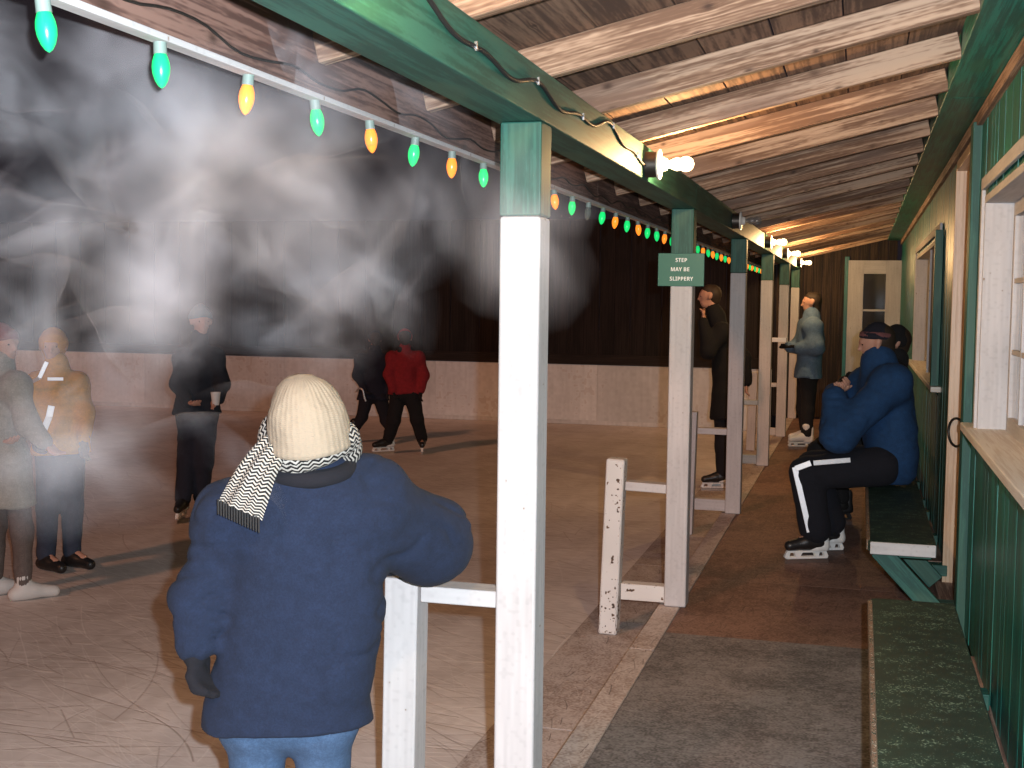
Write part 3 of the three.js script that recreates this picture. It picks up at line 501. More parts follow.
  if (o.hat) {
    const H = o.hat, hp = [prim(at(-0.02, 0.035), at(0.008, 0.032), 0.094 * S, 0.088 * S), prim(at(-0.012, 0.055), at(-0.02, H.top ?? 0.075), 0.088 * S, 0.06 * S)]; if (H.flap) hp.push(prim(at(-0.035, 0.0), at(-0.03, -0.05), 0.085 * S, 0.07 * S));
    const cutP = at(0, H.brim ?? 0.02), nn = hd.clone().addScaledVector(F, H.lean ?? -0.15).normalize();
    const hm = part(t, H.name ?? 'hat', meshOf(hp, 0.03, fine, (v, x, y, z) => Math.max(v, H.flap ? -1 : (cutP.x - x) * nn.x + (cutP.y - y) * nn.y + (cutP.z - z) * nn.z)), H.mat);
    if (H.band) { const bg = meshOf([prim(at(-0.02, 0.035), at(0.008, 0.032), 0.099 * S, 0.093 * S)], 0.02, fine, (v, x, y, z) => { const q = (x - cutP.x) * nn.x + (y - cutP.y) * nn.y + (z - cutP.z) * nn.z; return Math.max(v, Math.abs(q - 0.028) - 0.017); }); part(hm, 'hat_band', bg, H.band); }
  }
  if (o.hair) part(t, 'hair', meshOf([prim(at(-0.03, 0.04), at(0.0, 0.05), 0.089 * S, 0.078 * S), prim(at(-0.05, 0.02), at(-0.055, o.hair === 'long' ? -0.1 : -0.03), 0.07 * S, 0.055 * S)], 0.03, fine), hairMat);
  if (o.scarf) part(t, 'scarf', meshOf([prim(J.neck.clone().addScaledVector(side, 0.045 * s), J.neck.clone().addScaledVector(F, 0.06 * s), 0.05 * s), prim(J.neck.clone().addScaledVector(side, -0.045 * s), J.neck.clone().addScaledVector(F, 0.06 * s), 0.05 * s), prim(J.neck.clone().addScaledVector(side, 0.05 * s), J.neck.clone().addScaledVector(side, -0.05 * s).addScaledVector(F, -0.03), 0.05 * s)], 0.03, fine, fold(0.006, 14)), o.scarf);
  for (const q of ['l', 'r']) if (o.skates) skate(t, J['a' + q], J['t' + q], o.skates, o.holder, fine); else if (o.shoes) shoe(t, J['a' + q], J['t' + q], o.shoes, fine);
  return { t, J, at, F, side };
}
const tape = (t, pts, r = 0.009) => part(t, 'reflective_strip', new THREE.TubeGeometry(new THREE.CatmullRomCurve3(pts.map((p) => V(...p))), Math.max(8, pts.length * 4), r, 8), M.reflective);
const flatTape = (t, a, b, w, n) => { const A = V(...a), B = V(...b), x = V().subVectors(B, A), L = x.length(); x.normalize(); const z = V(...n).addScaledVector(x, -V(...n).dot(x)).normalize(), y = V().crossVectors(z, x); const m = part(t, 'reflective_strip', box(L, w, 0.006, 'x', 0.002), M.reflective); m.position.copy(A).lerp(B, 0.5); m.quaternion.setFromRotationMatrix(new THREE.Matrix4().makeBasis(x, y, z)); return m; };
const holderWhite = std({ color: new THREE.Color().setRGB(0.78, 0.78, 0.75), roughness: 0.45 }), blackLeather = std({ color: new THREE.Color().setRGB(0.015, 0.014, 0.014), roughness: 0.4 });

// joints in metres from each figure's base
const WHERE = {A:{base:[-1.292,-0.175,-2.746],depth:3.05,J:{head:[0.033,1.439,0.005],neck:[0.01,1.339,-0.023],sl:[-0.172,1.189,0.022],sr:[0.127,1.228,-0.121],chest:[-0.019,1.136,-0.022],pelvis:[-0.029,0.771,0.006],el:[-0.244,0.999,0.082],wl:[-0.228,0.842,0.078],hl:[-0.216,0.779,0.079],er:[0.216,1.088,-0.365],wr:[0.024,1.047,-0.402],hr:[-0.054,1.031,-0.4],hipl:[-0.105,0.709,0.032],hipr:[0.053,0.711,-0.012]}},B:{base:[-4.812,-0.18,-6.746],depth:7.888,J:{head:[-0.096,1.403,-0.07],neck:[-0.068,1.271,-0.069],sl:[-0.181,1.169,-0.031],sr:[0.026,1.169,-0.14],chest:[-0.062,1.07,-0.057],pelvis:[-0.029,0.781,-0.046],el:[-0.16,0.989,0.08],wl:[-0.056,0.84,0.166],hl:[-0.01,0.785,0.209],er:[0.117,0.984,-0.101],wr:[0.157,0.829,-0.018],hr:[0.165,0.769,0.005],hipl:[-0.083,0.745,-0.008],hipr:[0.002,0.737,-0.104],kl:[-0.072,0.409,0.033],kr:[0.018,0.414,-0.086],al:[-0.099,0.049,0.024],ar:[-0.003,0.094,-0.11],tl:[0.086,0.014,0.1],tr:[0.187,0.053,-0.056]}},C:{base:[-4.64,-0.18,-6.02],depth:7.144,J:{head:[-0.081,1.442,-0.077],neck:[-0.083,1.322,-0.068],sl:[-0.26,1.198,-0.135],sr:[0.075,1.218,0.02],chest:[-0.088,1.1,-0.052],pelvis:[-0.056,0.786,-0.039],el:[-0.272,0.945,-0.094],wl:[-0.016,0.912,0.045],hl:[0.076,0.906,0.062],er:[0.172,1.01,0.049],wr:[0.261,0.911,0.031],hr:[0.3,0.872,0.023],hipl:[-0.143,0.733,-0.063],hipr:[0.032,0.748,-0.009],kl:[-0.123,0.406,-0.046],kr:[0.087,0.398,0.0],al:[-0.124,0.09,-0.024],ar:[0.102,0.075,0.018],tl:[-0.066,0.022,-0.087],tr:[0.154,0.008,-0.043]}},D:{base:[-4.978,-0.18,-8.596],depth:9.71,J:{head:[0.037,1.536,-0.116],neck:[0.027,1.373,-0.102],sl:[-0.09,1.255,-0.062],sr:[0.142,1.266,-0.127],chest:[0.027,1.125,-0.085],pelvis:[0.027,0.861,-0.067],el:[-0.095,1.056,0.005],wl:[0.061,0.931,0.127],hl:[0.131,0.921,0.16],er:[0.24,1.061,-0.088],wr:[0.288,0.957,0.062],hr:[0.282,0.939,0.127],hipl:[-0.032,0.821,-0.048],hipr:[0.095,0.823,-0.083],kl:[-0.025,0.444,-0.003],kr:[0.092,0.443,-0.056],al:[-0.055,0.077,0.01],ar:[0.029,0.077,-0.117],tl:[-0.011,0.026,0.157],tr:[0.142,0.028,0.021]}},E:{base:[-4.887,-0.18,-13.106],depth:14.021,J:{head:[-0.038,1.287,-0.078],neck:[-0.035,1.164,-0.071],sl:[-0.162,1.073,-0.029],sr:[0.109,1.076,-0.105],chest:[-0.018,0.974,-0.062],pelvis:[-0.032,0.705,-0.04],el:[-0.181,0.885,0.041],wl:[-0.115,0.722,0.086],hl:[-0.092,0.667,0.084],er:[0.179,0.887,-0.111],wr:[0.169,0.711,-0.044],hr:[0.17,0.657,-0.01],hipl:[-0.096,0.671,-0.02],hipr:[0.056,0.672,-0.062],kl:[-0.094,0.378,0.104],kr:[0.118,0.382,-0.059],al:[-0.186,0.087,0.046],ar:[0.147,0.103,-0.152],tl:[-0.27,0.026,0.136],tr:[0.224,0.028,0.061]}},F:{base:[-5.678,-0.18,-13.954],depth:15.048,J:{head:[0.044,1.238,-0.098],neck:[0.049,1.094,-0.089],sl:[-0.111,0.996,-0.038],sr:[0.214,1.0,-0.129],chest:[0.055,0.878,-0.076],pelvis:[0.04,0.601,-0.053],el:[-0.132,0.818,0.032],wl:[-0.02,0.669,0.084],hl:[0.023,0.623,0.096],er:[0.277,0.821,-0.134],wr:[0.254,0.643,-0.063],hr:[0.233,0.595,-0.054],hipl:[-0.028,0.564,-0.031],hipr:[0.122,0.566,-0.073],kl:[-0.079,0.311,0.0],kr:[0.182,0.274,-0.122],al:[-0.165,0.094,0.04],ar:[0.265,0.063,-0.078],tl:[-0.209,0.016,0.119],tr:[0.284,-0.017,0.068]}},G:{base:[-1.201,-0.18,-11.623],depth:11.609,J:{head:[-0.169,1.787,-0.076],neck:[-0.102,1.612,-0.083],sl:[-0.027,1.467,0.062],sr:[-0.06,1.461,-0.24],chest:[-0.022,1.344,-0.087],pelvis:[0.001,0.871,-0.061],el:[-0.14,1.285,0.158],wl:[-0.197,1.557,0.114],hl:[-0.196,1.676,0.064],er:[0.151,1.221,-0.231],wr:[0.185,0.997,-0.225],hr:[0.179,0.904,-0.216],hipl:[-0.008,0.839,0.017],hipr:[0.004,0.829,-0.131],kl:[-0.005,0.416,0.045],kr:[0.044,0.401,-0.113],al:[0.005,0.084,0.066],ar:[0.062,0.084,-0.096],tl:[-0.118,0.027,0.104],tr:[-0.062,0.026,-0.057]}},H:{base:[-0.568,0.0,-13.792],depth:13.512,J:{head:[0.037,1.565,-0.118],neck:[0.052,1.403,-0.112],sl:[0.071,1.309,0.056],sr:[-0.004,1.303,-0.255],chest:[0.048,1.187,-0.096],pelvis:[0.028,0.81,-0.064],el:[0.111,1.098,0.122],wl:[-0.058,1.082,0.066],hl:[-0.144,1.101,0.026],er:[-0.073,1.093,-0.263],wr:[-0.172,1.085,-0.11],hr:[-0.232,1.097,-0.032],hipl:[0.043,0.771,0.018],hipr:[0.005,0.761,-0.137],kl:[0.044,0.419,0.063],kr:[-0.018,0.421,-0.149],al:[0.036,0.014,0.114],ar:[0.02,0.135,-0.181],tl:[-0.127,-0.063,0.165],tr:[-0.126,0.078,-0.137]}},I:{base:[-0.229,0.0,-7.734],depth:7.598,J:{head:[0.318,1.315,-0.18],neck:[0.339,1.193,-0.177],sl:[0.415,1.084,-0.003],sr:[0.28,1.06,-0.339],chest:[0.381,0.988,-0.174],pelvis:[0.438,0.624,-0.165],el:[0.116,0.781,0.184],wl:[0.085,0.994,0.053],hl:[0.134,1.043,-0.047],er:[0.095,0.801,-0.29],wr:[0.092,1.004,-0.157],hr:[0.151,1.045,-0.114],hipl:[0.362,0.588,-0.037],hipr:[0.365,0.587,-0.246],kl:[-0.064,0.543,0.105],kr:[-0.038,0.542,-0.152],al:[0.005,0.134,0.093],ar:[0.091,0.167,-0.203],tl:[-0.136,0.076,0.158],tr:[-0.079,0.094,-0.13]}}};
const W = WHERE;
{ // man leaning on the short post
  const { base, J } = W.A; Object.assign(J, { el: [-0.222, 1.011, 0.085], wl: [-0.212, 0.899, 0.13], hl: [-0.204, 0.827, 0.135], kl: [J.hipl[0], 0.42, J.hipl[2] - 0.02], kr: [J.hipr[0], 0.42, J.hipr[2] - 0.02], al: [J.hipl[0] - 0.01, 0.09, J.hipl[2] + 0.01], ar: [J.hipr[0] + 0.01, 0.09, J.hipr[2] + 0.01], tl: [J.hipl[0] - 0.06, 0.03, J.hipl[2] - 0.2], tr: [J.hipr[0] + 0.04, 0.03, J.hipr[2] - 0.2] });
  const navy = cloth(0.017, 0.032, 0.078, { roughness: 1 });
  const p = person('person in navy parka, cream knit hat and zigzag scarf leaning on a rail', base, J, { face: [-0.18, 0, -1], cell: 0.0095, fine: 0.008, s: 0.93, hs: 0.82, tilt: -0.05, jacket: { mat: navy, e: 0.043, hem: 0.69, hemW: 0.04, flare: 0.012, fold: 0.012, sleeve: [0.026, 0.06], extra: [[[0.06, 1.2, -0.08], [0.06, 0.85, -0.02], 0.14, 0.13], [[0.13, 1.17, -0.12], [0.2, 1.08, -0.3], 0.1, 0.1]], name: 'parka' }, trousers: { mat: cloth(0.085, 0.165, 0.31), e: 0.004 }, gloves: cloth(0.012, 0.012, 0.02), shoes: blackLeather, curlL: 0.7 });
  // knit hat
  const knit = (() => { const a = tileNoise(64, 64, 121); return dataTex(512, 512, (u, v) => { const r = 0.5 + 0.5 * Math.cos(u * Math.PI * 2 * 40), st = 0.5 + 0.5 * Math.cos((v * 40 + 0.25 * Math.cos(u * Math.PI * 80)) * Math.PI * 2); const k = 150 + 60 * r + 26 * st + 40 * (a(u, v) - 0.5); return [k, k, k]; }, 1, 1); })();
  const prof = []; for (let k = 0; k <= 30; k++) { const a = k / 30; const y = a * 0.182; const r = 0.094 * Math.pow(Math.max(0, 1 - Math.pow(a, 3.0)), 0.52) * (1 + 0.05 * (1 - a)) + (a < 0.03 ? -0.004 : 0); prof.push(new THREE.Vector2(Math.max(0.0005, r), y)); }
  const hg = new THREE.LatheGeometry(prof, 96), hp = hg.attributes.position;
  for (let i = 0; i < hp.count; i++) { const x = hp.getX(i), y = hp.getY(i), z = hp.getZ(i), n = noise.noise(x * 16, y * 16, z * 16) * 0.004 + noise.noise(x * 60 + 3, y * 60, z * 60) * 0.0015; const l = Math.hypot(x, z) || 1; hp.setXYZ(i, x * (1 + n / 0.09) - y * y * 0.25, y + n, z * 1.12 * (1 + n / 0.09)); }
  hg.computeVertexNormals(); const head = p.J.head;
  const hat = part(p.t, 'knit_hat', hg, std({ color: new THREE.Color().setRGB(0.35, 0.29, 0.215), roughness: 0.95, bumpMap: knit, bumpScale: 0.0018 }), [head.x + 0.002, head.y - 0.072, head.z + 0.012], [0.14, 0.1, 0.03]);
  // scarf
  const weave = canvasTex(256, 256, (x) => { x.fillStyle = '#bdb9b0'; x.fillRect(0, 0, 256, 256); x.strokeStyle = '#1d1c1c'; x.lineWidth = 13; for (let i = -1; i < 10; i++) { x.beginPath(); for (let k = 0; k <= 8; k++) { const X = k * 32, Y = i * 32 + (k % 2 ? 22 : 0); k ? x.lineTo(X, Y) : x.moveTo(X, Y); } x.stroke(); } }, 1, 1);
  const sc = std({ map: weave, roughness: 0.95, bumpMap: weave, bumpScale: 0.003 }), n = p.J.neck;
  const ringPts = []; for (let k = 0; k < 24; k++) { const a = (k / 24) * Math.PI * 2; ringPts.push(V(Math.cos(a) * 0.092, 0.012 * Math.sin(a * 2 + 1) + (Math.sin(a) < 0 ? -0.01 : 0.012), Math.sin(a) * 0.095)); }
  const ring = new THREE.TubeGeometry(new THREE.CatmullRomCurve3(ringPts, true), 120, 0.034, 16, true); { const q = ring.attributes.position, w = ring.attributes.uv; for (let i = 0; i < q.count; i++) { q.setXYZ(i, q.getX(i), q.getY(i) * 1.25 + noise.noise(q.getX(i) * 22, q.getY(i) * 22, q.getZ(i) * 22) * 0.009, q.getZ(i)); w.setXY(i, w.getX(i) * 8, w.getY(i) * 2.6); } ring.computeVertexNormals(); }
  const s0 = part(p.t, 'scarf', ring, sc, [n.x + 0.002, n.y + 0.03, n.z - 0.008], [0.2, 0, -0.08]);
  { // the loose end hangs over the left shoulder blade
    const C = new THREE.CatmullRomCurve3([[-0.01,1.40,0.05],[-0.03,1.37,0.095],[-0.045,1.325,0.135],[-0.058,1.275,0.158],[-0.072,1.235,0.166]].map((v) => V(...v))), nu = 30, nv = 12, pos = [], uv = [], idx = [];
    for (const side of [1, -1]) for (let i = 0; i <= nu; i++) for (let j = 0; j <= nv; j++) {
      const u = i / nu, w = j / nv - 0.5, c = C.getPoint(u), tg = C.getTangent(u), nrm = V(0.1, 0.35, 1).normalize(), ac = V().crossVectors(nrm, tg).normalize(), wd = lerp(0.075, 0.115, u);
      const p = c.addScaledVector(ac, w * wd).addScaledVector(nrm, 0.012 * Math.cos(w * 3.1) + 0.006 * Math.sin(w * 16 + u * 4) + side * 0.008 * Math.sqrt(Math.max(0, 1 - 4 * w * w)));
      pos.push(p.x, p.y, p.z); uv.push((j / nv) * 1.5, u * 3.2);
    }
    const st = (nu + 1) * (nv + 1); for (let q = 0; q < 2; q++) for (let i = 0; i < nu; i++) for (let j = 0; j < nv; j++) { const k = q * st + i * (nv + 1) + j; q ? idx.push(k, k + nv + 1, k + 1, k + 1, k + nv + 1, k + nv + 2) : idx.push(k, k + 1, k + nv + 1, k + 1, k + nv + 2, k + nv + 1); }
    const g = new THREE.BufferGeometry(); g.setAttribute('position', new THREE.Float32BufferAttribute(pos, 3)); g.setAttribute('uv', new THREE.Float32BufferAttribute(uv, 2)); g.setIndex(idx); g.computeVertexNormals();
    part(p.t, 'scarf_tail', g, sc);
    const fr = []; for (let k = 0; k < 16; k++) { const g2 = new THREE.CylinderGeometry(0.0028, 0.0022, 0.035, 5), e = C.getPoint(1), tg = C.getTangent(1), ac = V().crossVectors(V(0.1, 0.35, 1).normalize(), tg).normalize(); e.addScaledVector(ac, (k / 15 - 0.5) * 0.11).addScaledVector(V(0.1, 0.35, 1).normalize(), 0.012); g2.translate(e.x, e.y - 0.014, e.z); fr.push(g2); }
    part(p.t, 'scarf_fringe', mergeGeometries(fr), cloth(0.05, 0.05, 0.05));
  }
  // hem seam and collar of the parka
  const col = []; for (let k = 0; k < 20; k++) { const a = (k / 20) * Math.PI * 2; col.push(V(Math.cos(a) * 0.098, 0, Math.sin(a) * 0.09)); }
  part(p.t, 'collar', new THREE.TubeGeometry(new THREE.CatmullRomCurve3(col, true), 60, 0.023, 10, true), cloth(0.012, 0.013, 0.022), [n.x, n.y - 0.022, n.z - 0.002], [0.2, 0, -0.06]);
}
{ const p = person('person in orange hooded jacket with white reflective strips standing on the ice', W.B.base, W.B.J, { face: [0.45, 0, 0.9], s: 0.9, cell: 0.018, fine: 0.011, handCell: 0.007, jacket: { mat: cloth(0.9, 0.44, 0.05), e: 0.022, hem: 0.73, flare: 0.01 }, trousers: { mat: cloth(0.06, 0.075, 0.12), e: 0.02 }, shoes: blackLeather, gloves: cloth(0.3, 0.26, 0.22), hat: { mat: cloth(0.9, 0.4, 0.04), flap: true, name: 'hood' }, hair: 'short' });
  const b = p.J.chest, q = (x, y, z) => [b.x + x + 0.022, b.y + y, b.z + z + 0.05];
  const f = [0.5, 0.05, 0.86];
  flatTape(p.t, q(-0.20, 0.13, 0.06), q(-0.09, 0.115, 0.13), 0.022, f); flatTape(p.t, q(-0.09, 0.115, 0.13), q(-0.01, 0.15, 0.14), 0.022, f); flatTape(p.t, q(-0.01, 0.15, 0.14), q(0.03, 0.25, 0.12), 0.026, f); flatTape(p.t, q(0.04, 0.145, 0.13), q(0.125, 0.145, 0.09), 0.022, f);
  flatTape(p.t, q(-0.095, -0.02, 0.13), q(-0.1, -0.17, 0.13), 0.042, f); flatTape(p.t, q(0.06, -0.02, 0.12), q(0.045, -0.09, 0.125), 0.04, f); flatTape(p.t, q(0.045, -0.09, 0.125), q(0.01, -0.18, 0.135), 0.04, f); }
person('person in long beige coat and white shoes beside the orange jacket', W.C.base, W.C.J, { face: [1, 0, 0.15], s: 0.92, cell: 0.018, fine: 0.011, handCell: 0.007, jacket: { mat: cloth(0.46, 0.44, 0.37), e: 0.03, hem: 0.52, flare: 0.03, name: 'coat' }, trousers: { mat: cloth(0.2, 0.15, 0.13), e: 0.01 }, shoes: std({ color: new THREE.Color().setRGB(0.6, 0.56, 0.52), roughness: 0.6 }), hat: { mat: cloth(0.42, 0.12, 0.12) }, hair: 'long' });
const dp = person('person in dark clothes and teal hat holding a white cup on the ice', W.D.base, W.D.J, { face: [0.7, 0, 0.7], s: 0.93, cell: 0.018, fine: 0.012, handCell: 0.007, jacket: { mat: cloth(0.02, 0.028, 0.042), e: 0.022, hem: 0.82 }, trousers: { mat: cloth(0.022, 0.022, 0.038), e: 0.022 }, skates: blackLeather, holder: holderWhite, hat: { mat: cloth(0.12, 0.26, 0.32), top: 0.09 }, hair: 'short' });
{ const b = W.D.base, h = W.D.J.hr, t = thing('paper_cup', 'small white paper cup held by the person in the teal hat', 'cup', [b[0] + h[0] + 0.03, b[1] + h[1] - 0.02, b[2] + h[2] + 0.03]); const g = new THREE.LatheGeometry([[0, 0], [0.026, 0], [0.037, 0.095], [0.039, 0.097], [0.035, 0.095], [0.025, 0.004], [0, 0.004]].map(([r, y]) => new THREE.Vector2(r, y)), 20); part(t, 'cup', g, M.porcelain); }
person('skater in red jacket and red hat with black trousers', W.E.base, W.E.J, { face: [-0.35, 0, -1], s: 0.86, cell: 0.02, fine: 0.014, handCell: 0.009, jacket: { mat: cloth(0.42, 0.02, 0.03), e: 0.026, hem: 0.67 }, trousers: { mat: cloth(0.012, 0.011, 0.014), e: 0.026 }, skates: blackLeather, holder: holderWhite, gloves: cloth(0.01, 0.01, 0.012), hat: { mat: cloth(0.55, 0.03, 0.04), brim: 0.0 }, scarf: cloth(0.015, 0.014, 0.016), hair: 'short' });
{ const p = person('skater in dark navy clothes beside the red jacket', W.F.base, W.F.J, { face: [-0.5, 0, -0.9], s: 0.86, cell: 0.02, fine: 0.014, handCell: 0.009, jacket: { mat: cloth(0.02, 0.022, 0.045), e: 0.026, hem: 0.52 }, trousers: { mat: cloth(0.02, 0.019, 0.03), e: 0.022 }, skates: blackLeather, holder: holderWhite, gloves: cloth(0.02, 0.02, 0.03), hat: { mat: cloth(0.02, 0.02, 0.035), brim: 0.0 }, hair: 'short' });
  const b = p.J.hipl; tape(p.t, [[b.x - 0.09, b.y + 0.06, b.z + 0.11], [b.x - 0.04, b.y + 0.1, b.z + 0.145], [b.x + 0.01, b.y + 0.085, b.z + 0.16], [b.x + 0.03, b.y + 0.0, b.z + 0.155], [b.x + 0.045, b.y - 0.05, b.z + 0.145]], 0.012); }
person('person in black coat on the ice behind a post, hand raised to the face', W.G.base, W.G.J, { face: [-1, 0, 0.2], s: 0.93, cell: 0.02, fine: 0.014, handCell: 0.009, jacket: { mat: cloth(0.006, 0.006, 0.007), e: 0.032, hem: 0.66, flare: 0.03, name: 'coat' }, trousers: { mat: cloth(0.012, 0.011, 0.016) }, skates: blackLeather, holder: holderWhite, hair: 'short' });
{ const p = person('person in pale blue jacket and white skates standing on the walkway with a white tray', W.H.base, W.H.J, { face: [-1, -0.05, 0.2], s: 0.93, cell: 0.018, fine: 0.012, handCell: 0.007, jacket: { mat: cloth(0.18, 0.3, 0.46), e: 0.055, hem: 0.76, flare: 0.02 }, trousers: { mat: cloth(0.014, 0.014, 0.018), e: 0.02 }, skates: holderWhite, holder: holderWhite, gloves: cloth(0.01, 0.01, 0.012), hair: 'long', acrossL: [0, 0, 1], acrossR: [0, 0, 1], curlL: 0.3, curlR: 0.3 });
  const h = W.H.J.hr, b = W.H.base, t = thing('paper_tray', 'white paper tray held by the person in pale blue', 'tray', [b[0] + h[0] - 0.09, b[1] + h[1] + 0.045, b[2] + h[2] + 0.06]);
  part(t, 'tray_base', box(0.24, 0.012, 0.18, 'x', 0.003), M.porcelain, [0, 0.006, 0]); for (const s of [-1, 1]) { part(t, 'tray_side', box(0.24, 0.03, 0.006, 'x'), M.porcelain, [0, 0.0275, s * 0.086]); part(t, 'tray_side', box(0.006, 0.03, 0.165, 'z'), M.porcelain, [s * 0.116, 0.0275, 0]); } }
const seated = (label, base, J, o) => person(label, base, J, { s: 0.98, cell: 0.015, fine: 0.009, handCell: 0.006, freeFeet: true, ...o });
{ const J = W.I.J; J.al[1] = 0.17; J.ar[1] = 0.17; 
  const p = seated('person in blue jacket and striped knit hat seated on the bench in hockey skates', W.I.base, J, { face: [-1, -0.12, 0.1], tilt: 0.2, jacket: { mat: cloth(0.014, 0.075, 0.21), e: 0.072, hem: 0.47, fold: 0.012, seated: true, sleeve: 0.06 }, trousers: { mat: cloth(0.01, 0.011, 0.02), e: 0.045, low: 0.9 }, skates: blackLeather, holder: holderWhite, hat: { mat: cloth(0.015, 0.016, 0.03), band: cloth(0.26, 0.1, 0.1), brim: 0.03, lean: -0.25 }, scarf: cloth(0.2, 0.2, 0.18), hair: 'short', curlL: 0.9, curlR: 0.9 });
  const K = p.J, off = V(-0.02, 0, 0.085), k = K.kl, h = K.hipl, a = K.al, q = (v, x, y, z) => [v.x + x, v.y + y, v.z + z];
  const m = h.clone().lerp(k, 0.45);
  const f = [-0.05, 0.12, 1]; flatTape(p.t, q(m, 0.02, 0.07, 0.118), q(k, 0.045, 0.075, 0.106), 0.03, f); flatTape(p.t, q(k, 0.03, 0.075, 0.106), q(k, -0.058, 0.035, 0.096), 0.034, f); flatTape(p.t, q(k, -0.062, 0.045, 0.096), q(a, -0.035, 0.03, 0.088), 0.034, f);
  // the next person along, almost hidden
  const J2 = JSON.parse(JSON.stringify(J)); for (const n of ['head', 'neck']) { J2[n][0] += 0.09; J2[n][1] -= 0.03; }
  seated('person in black hat and dark coat seated beyond the blue jacket', [W.I.base[0] + 0.04, 0, W.I.base[2] - 1.15], J2, { face: [-1, 0, 0.3], cell: 0.02, fine: 0.013, jacket: { mat: cloth(0.016, 0.016, 0.017), e: 0.035, hem: 0.47, seated: true }, trousers: { mat: cloth(0.011, 0.011, 0.013), e: 0.024, low: 0.92 }, skates: blackLeather, holder: M.black, hat: { mat: cloth(0.014, 0.014, 0.016), brim: -0.02 }, gloves: cloth(0.012, 0.012, 0.012), hair: 'short' });
}


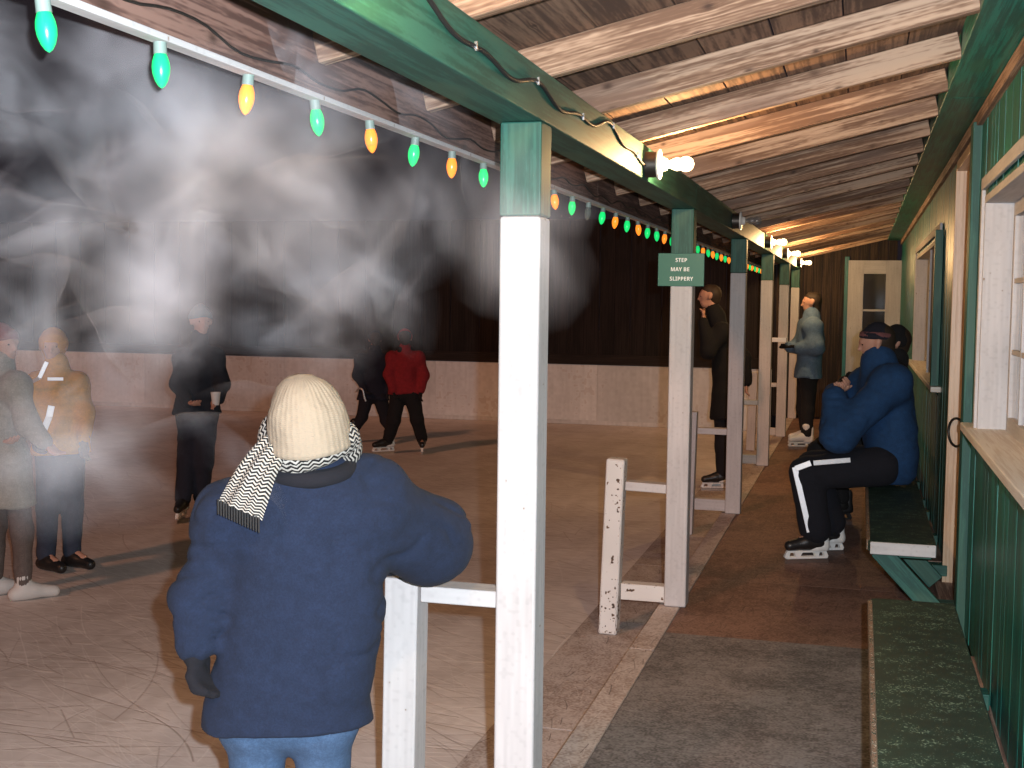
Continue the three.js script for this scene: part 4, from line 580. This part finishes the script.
{ // breath mist: tiny droplets drifting between the eave and the ice
  const blobs = [[-1.49,2.0,-2.01,0.135,1.7],[-1.48,1.83,-2.08,0.15,1.87],[-1.49,1.67,-1.98,0.125,1.53],[-1.44,2.05,-2.19,0.124,1.53],[-1.45,1.89,-2.26,0.128,1.36],[-1.24,1.64,-2.05,0.116,1.1],[-1.23,1.54,-2.13,0.11,1.0],[-1.31,1.96,-2.39,0.101,1.125],[-1.21,1.81,-2.33,0.102,0.8],[-1.28,1.75,-2.3,0.094,0.9],[-1.44,1.53,-2.16,0.134,0.45],[-1.51,1.5,-2.05,0.11,0.3],[-1.39,1.4,-2.25,0.117,0.7],[-1.45,1.35,-2.14,0.114,0.25],[-1.42,1.31,-1.89,0.102,0.3],[-1.43,1.19,-1.88,0.084,0.2],[-1.21,1.65,-2.49,0.114,0.6],[-1.17,1.66,-2.67,0.116,0.45],[-1.11,1.61,-2.77,0.104,0.3],[-1.06,1.72,-2.87,0.112,0.22],[-1.14,1.5,-2.41,0.11,0.35],[-1.19,1.49,-2.22,0.099,0.6],[-1.74,1.75,-2.6,0.273,1.7],[-1.41,1.94,-2.88,0.236,0.55],[-1.41,1.26,-2.4,0.125,0.35],[-1.46,2.06,-2.44,0.136,0.875],[-1.29,1.87,-2.91,0.157,0.35]];
  const tot = blobs.reduce((a, b) => a + b[4] * b[3] * b[3], 0), N = 125;
  const mats = new THREE.MeshStandardMaterial({ color: new THREE.Color().setRGB(0.88, 0.87, 0.92), roughness: 1, transparent: true, opacity: 0.092, vertexColors: true });
  // one wisp: a shallow ragged dome whose droplets thin out towards its rim
  const geo = new THREE.BufferGeometry(); { const pos = [0, 0.3, 0], nor = [0, 1, 0], col = [1, 1, 1, 1], idx = [], R = 7, A = 20;
    for (let i = 1; i <= R; i++) for (let j = 0; j < A; j++) { const f = i / R, a = (j / A) * Math.PI * 2, q = f * (1 + 0.5 * noise.noise(Math.cos(a) * 1.7 + 3, Math.sin(a) * 1.7, 0.4)); pos.push(q * Math.cos(a), 0.3 * (1 - f * f) + 0.12 * noise.noise(q * Math.cos(a) * 2, q * Math.sin(a) * 2, 5), q * Math.sin(a)); const n = V(0.6 * q * Math.cos(a), 1, 0.6 * q * Math.sin(a)).normalize(); nor.push(n.x, n.y, n.z); col.push(1, 1, 1, Math.pow(1 - f, 1.4) * (1 + 0.5 * f) * Math.max(0.1, Math.min(1, 0.75 + 0.9 * noise.noise(q * Math.cos(a) * 2.6 + 8, q * Math.sin(a) * 2.6, 2)))); }
    for (let j = 0; j < A; j++) { idx.push(0, 1 + (j + 1) % A, 1 + j); for (let i = 1; i < R; i++) { const p = 1 + (i - 1) * A + j, q = 1 + (i - 1) * A + (j + 1) % A; idx.push(p, q, p + A, q, q + A, p + A); } }
    geo.setAttribute('position', new THREE.Float32BufferAttribute(pos, 3)); geo.setAttribute('normal', new THREE.Float32BufferAttribute(nor, 3)); geo.setAttribute('color', new THREE.Float32BufferAttribute(col, 4)); geo.setIndex(idx); }
  seed = 4242; const gauss = () => Math.sqrt(-2 * Math.log(rnd() + 1e-9)) * Math.cos(6.28318 * rnd());
  const place = []; let tries = 0;
  const dens = (x, y, z) => { const w = 0.35 * noise.noise(x * 3 + 9, y * 3, z * 3); const n = noise.noise(x * 4.2 + w, y * 3.4 + w * 2, z * 4.2) * 0.6 + noise.noise(x * 9 + 5 + w, y * 7, z * 9) * 0.32 + noise.noise(x * 20, y * 16 + 3, z * 20) * 0.16; return sm(-0.32, 0.42, n); };
  while (place.length < N && tries++ < 2500000) {
    let r = rnd() * tot, b; for (b of blobs) { r -= b[4] * b[3] * b[3]; if (r < 0) break; }
    const x = b[0] + gauss() * b[3] * 1.05, y = b[1] + gauss() * b[3] * 1.05, z = b[2] + gauss() * b[3] * 1.25;
    if (y < 0.25 || rnd() > dens(x, y, z)) continue; place.push([x, y, z]);
  }
  const im = new THREE.InstancedMesh(geo, mats, place.length), m = new THREE.Matrix4();
  place.forEach(([x, y, z], i) => { const s = rr(0.1, 0.235), qn = new THREE.Quaternion().setFromEuler(new THREE.Euler(rr(0, 6), rr(0, 6), rr(0, 6))); m.compose(V(x, y, z), qn, V(s, s, s * rr(0.5, 1.3))); im.setMatrixAt(i, m); });
  im.name = 'breath_mist'; im.userData = { kind: 'stuff', label: 'pale drifting breath mist hanging in the night air over the ice', category: 'mist' }; scene.add(im);
}

renderer.render(scene, camera);
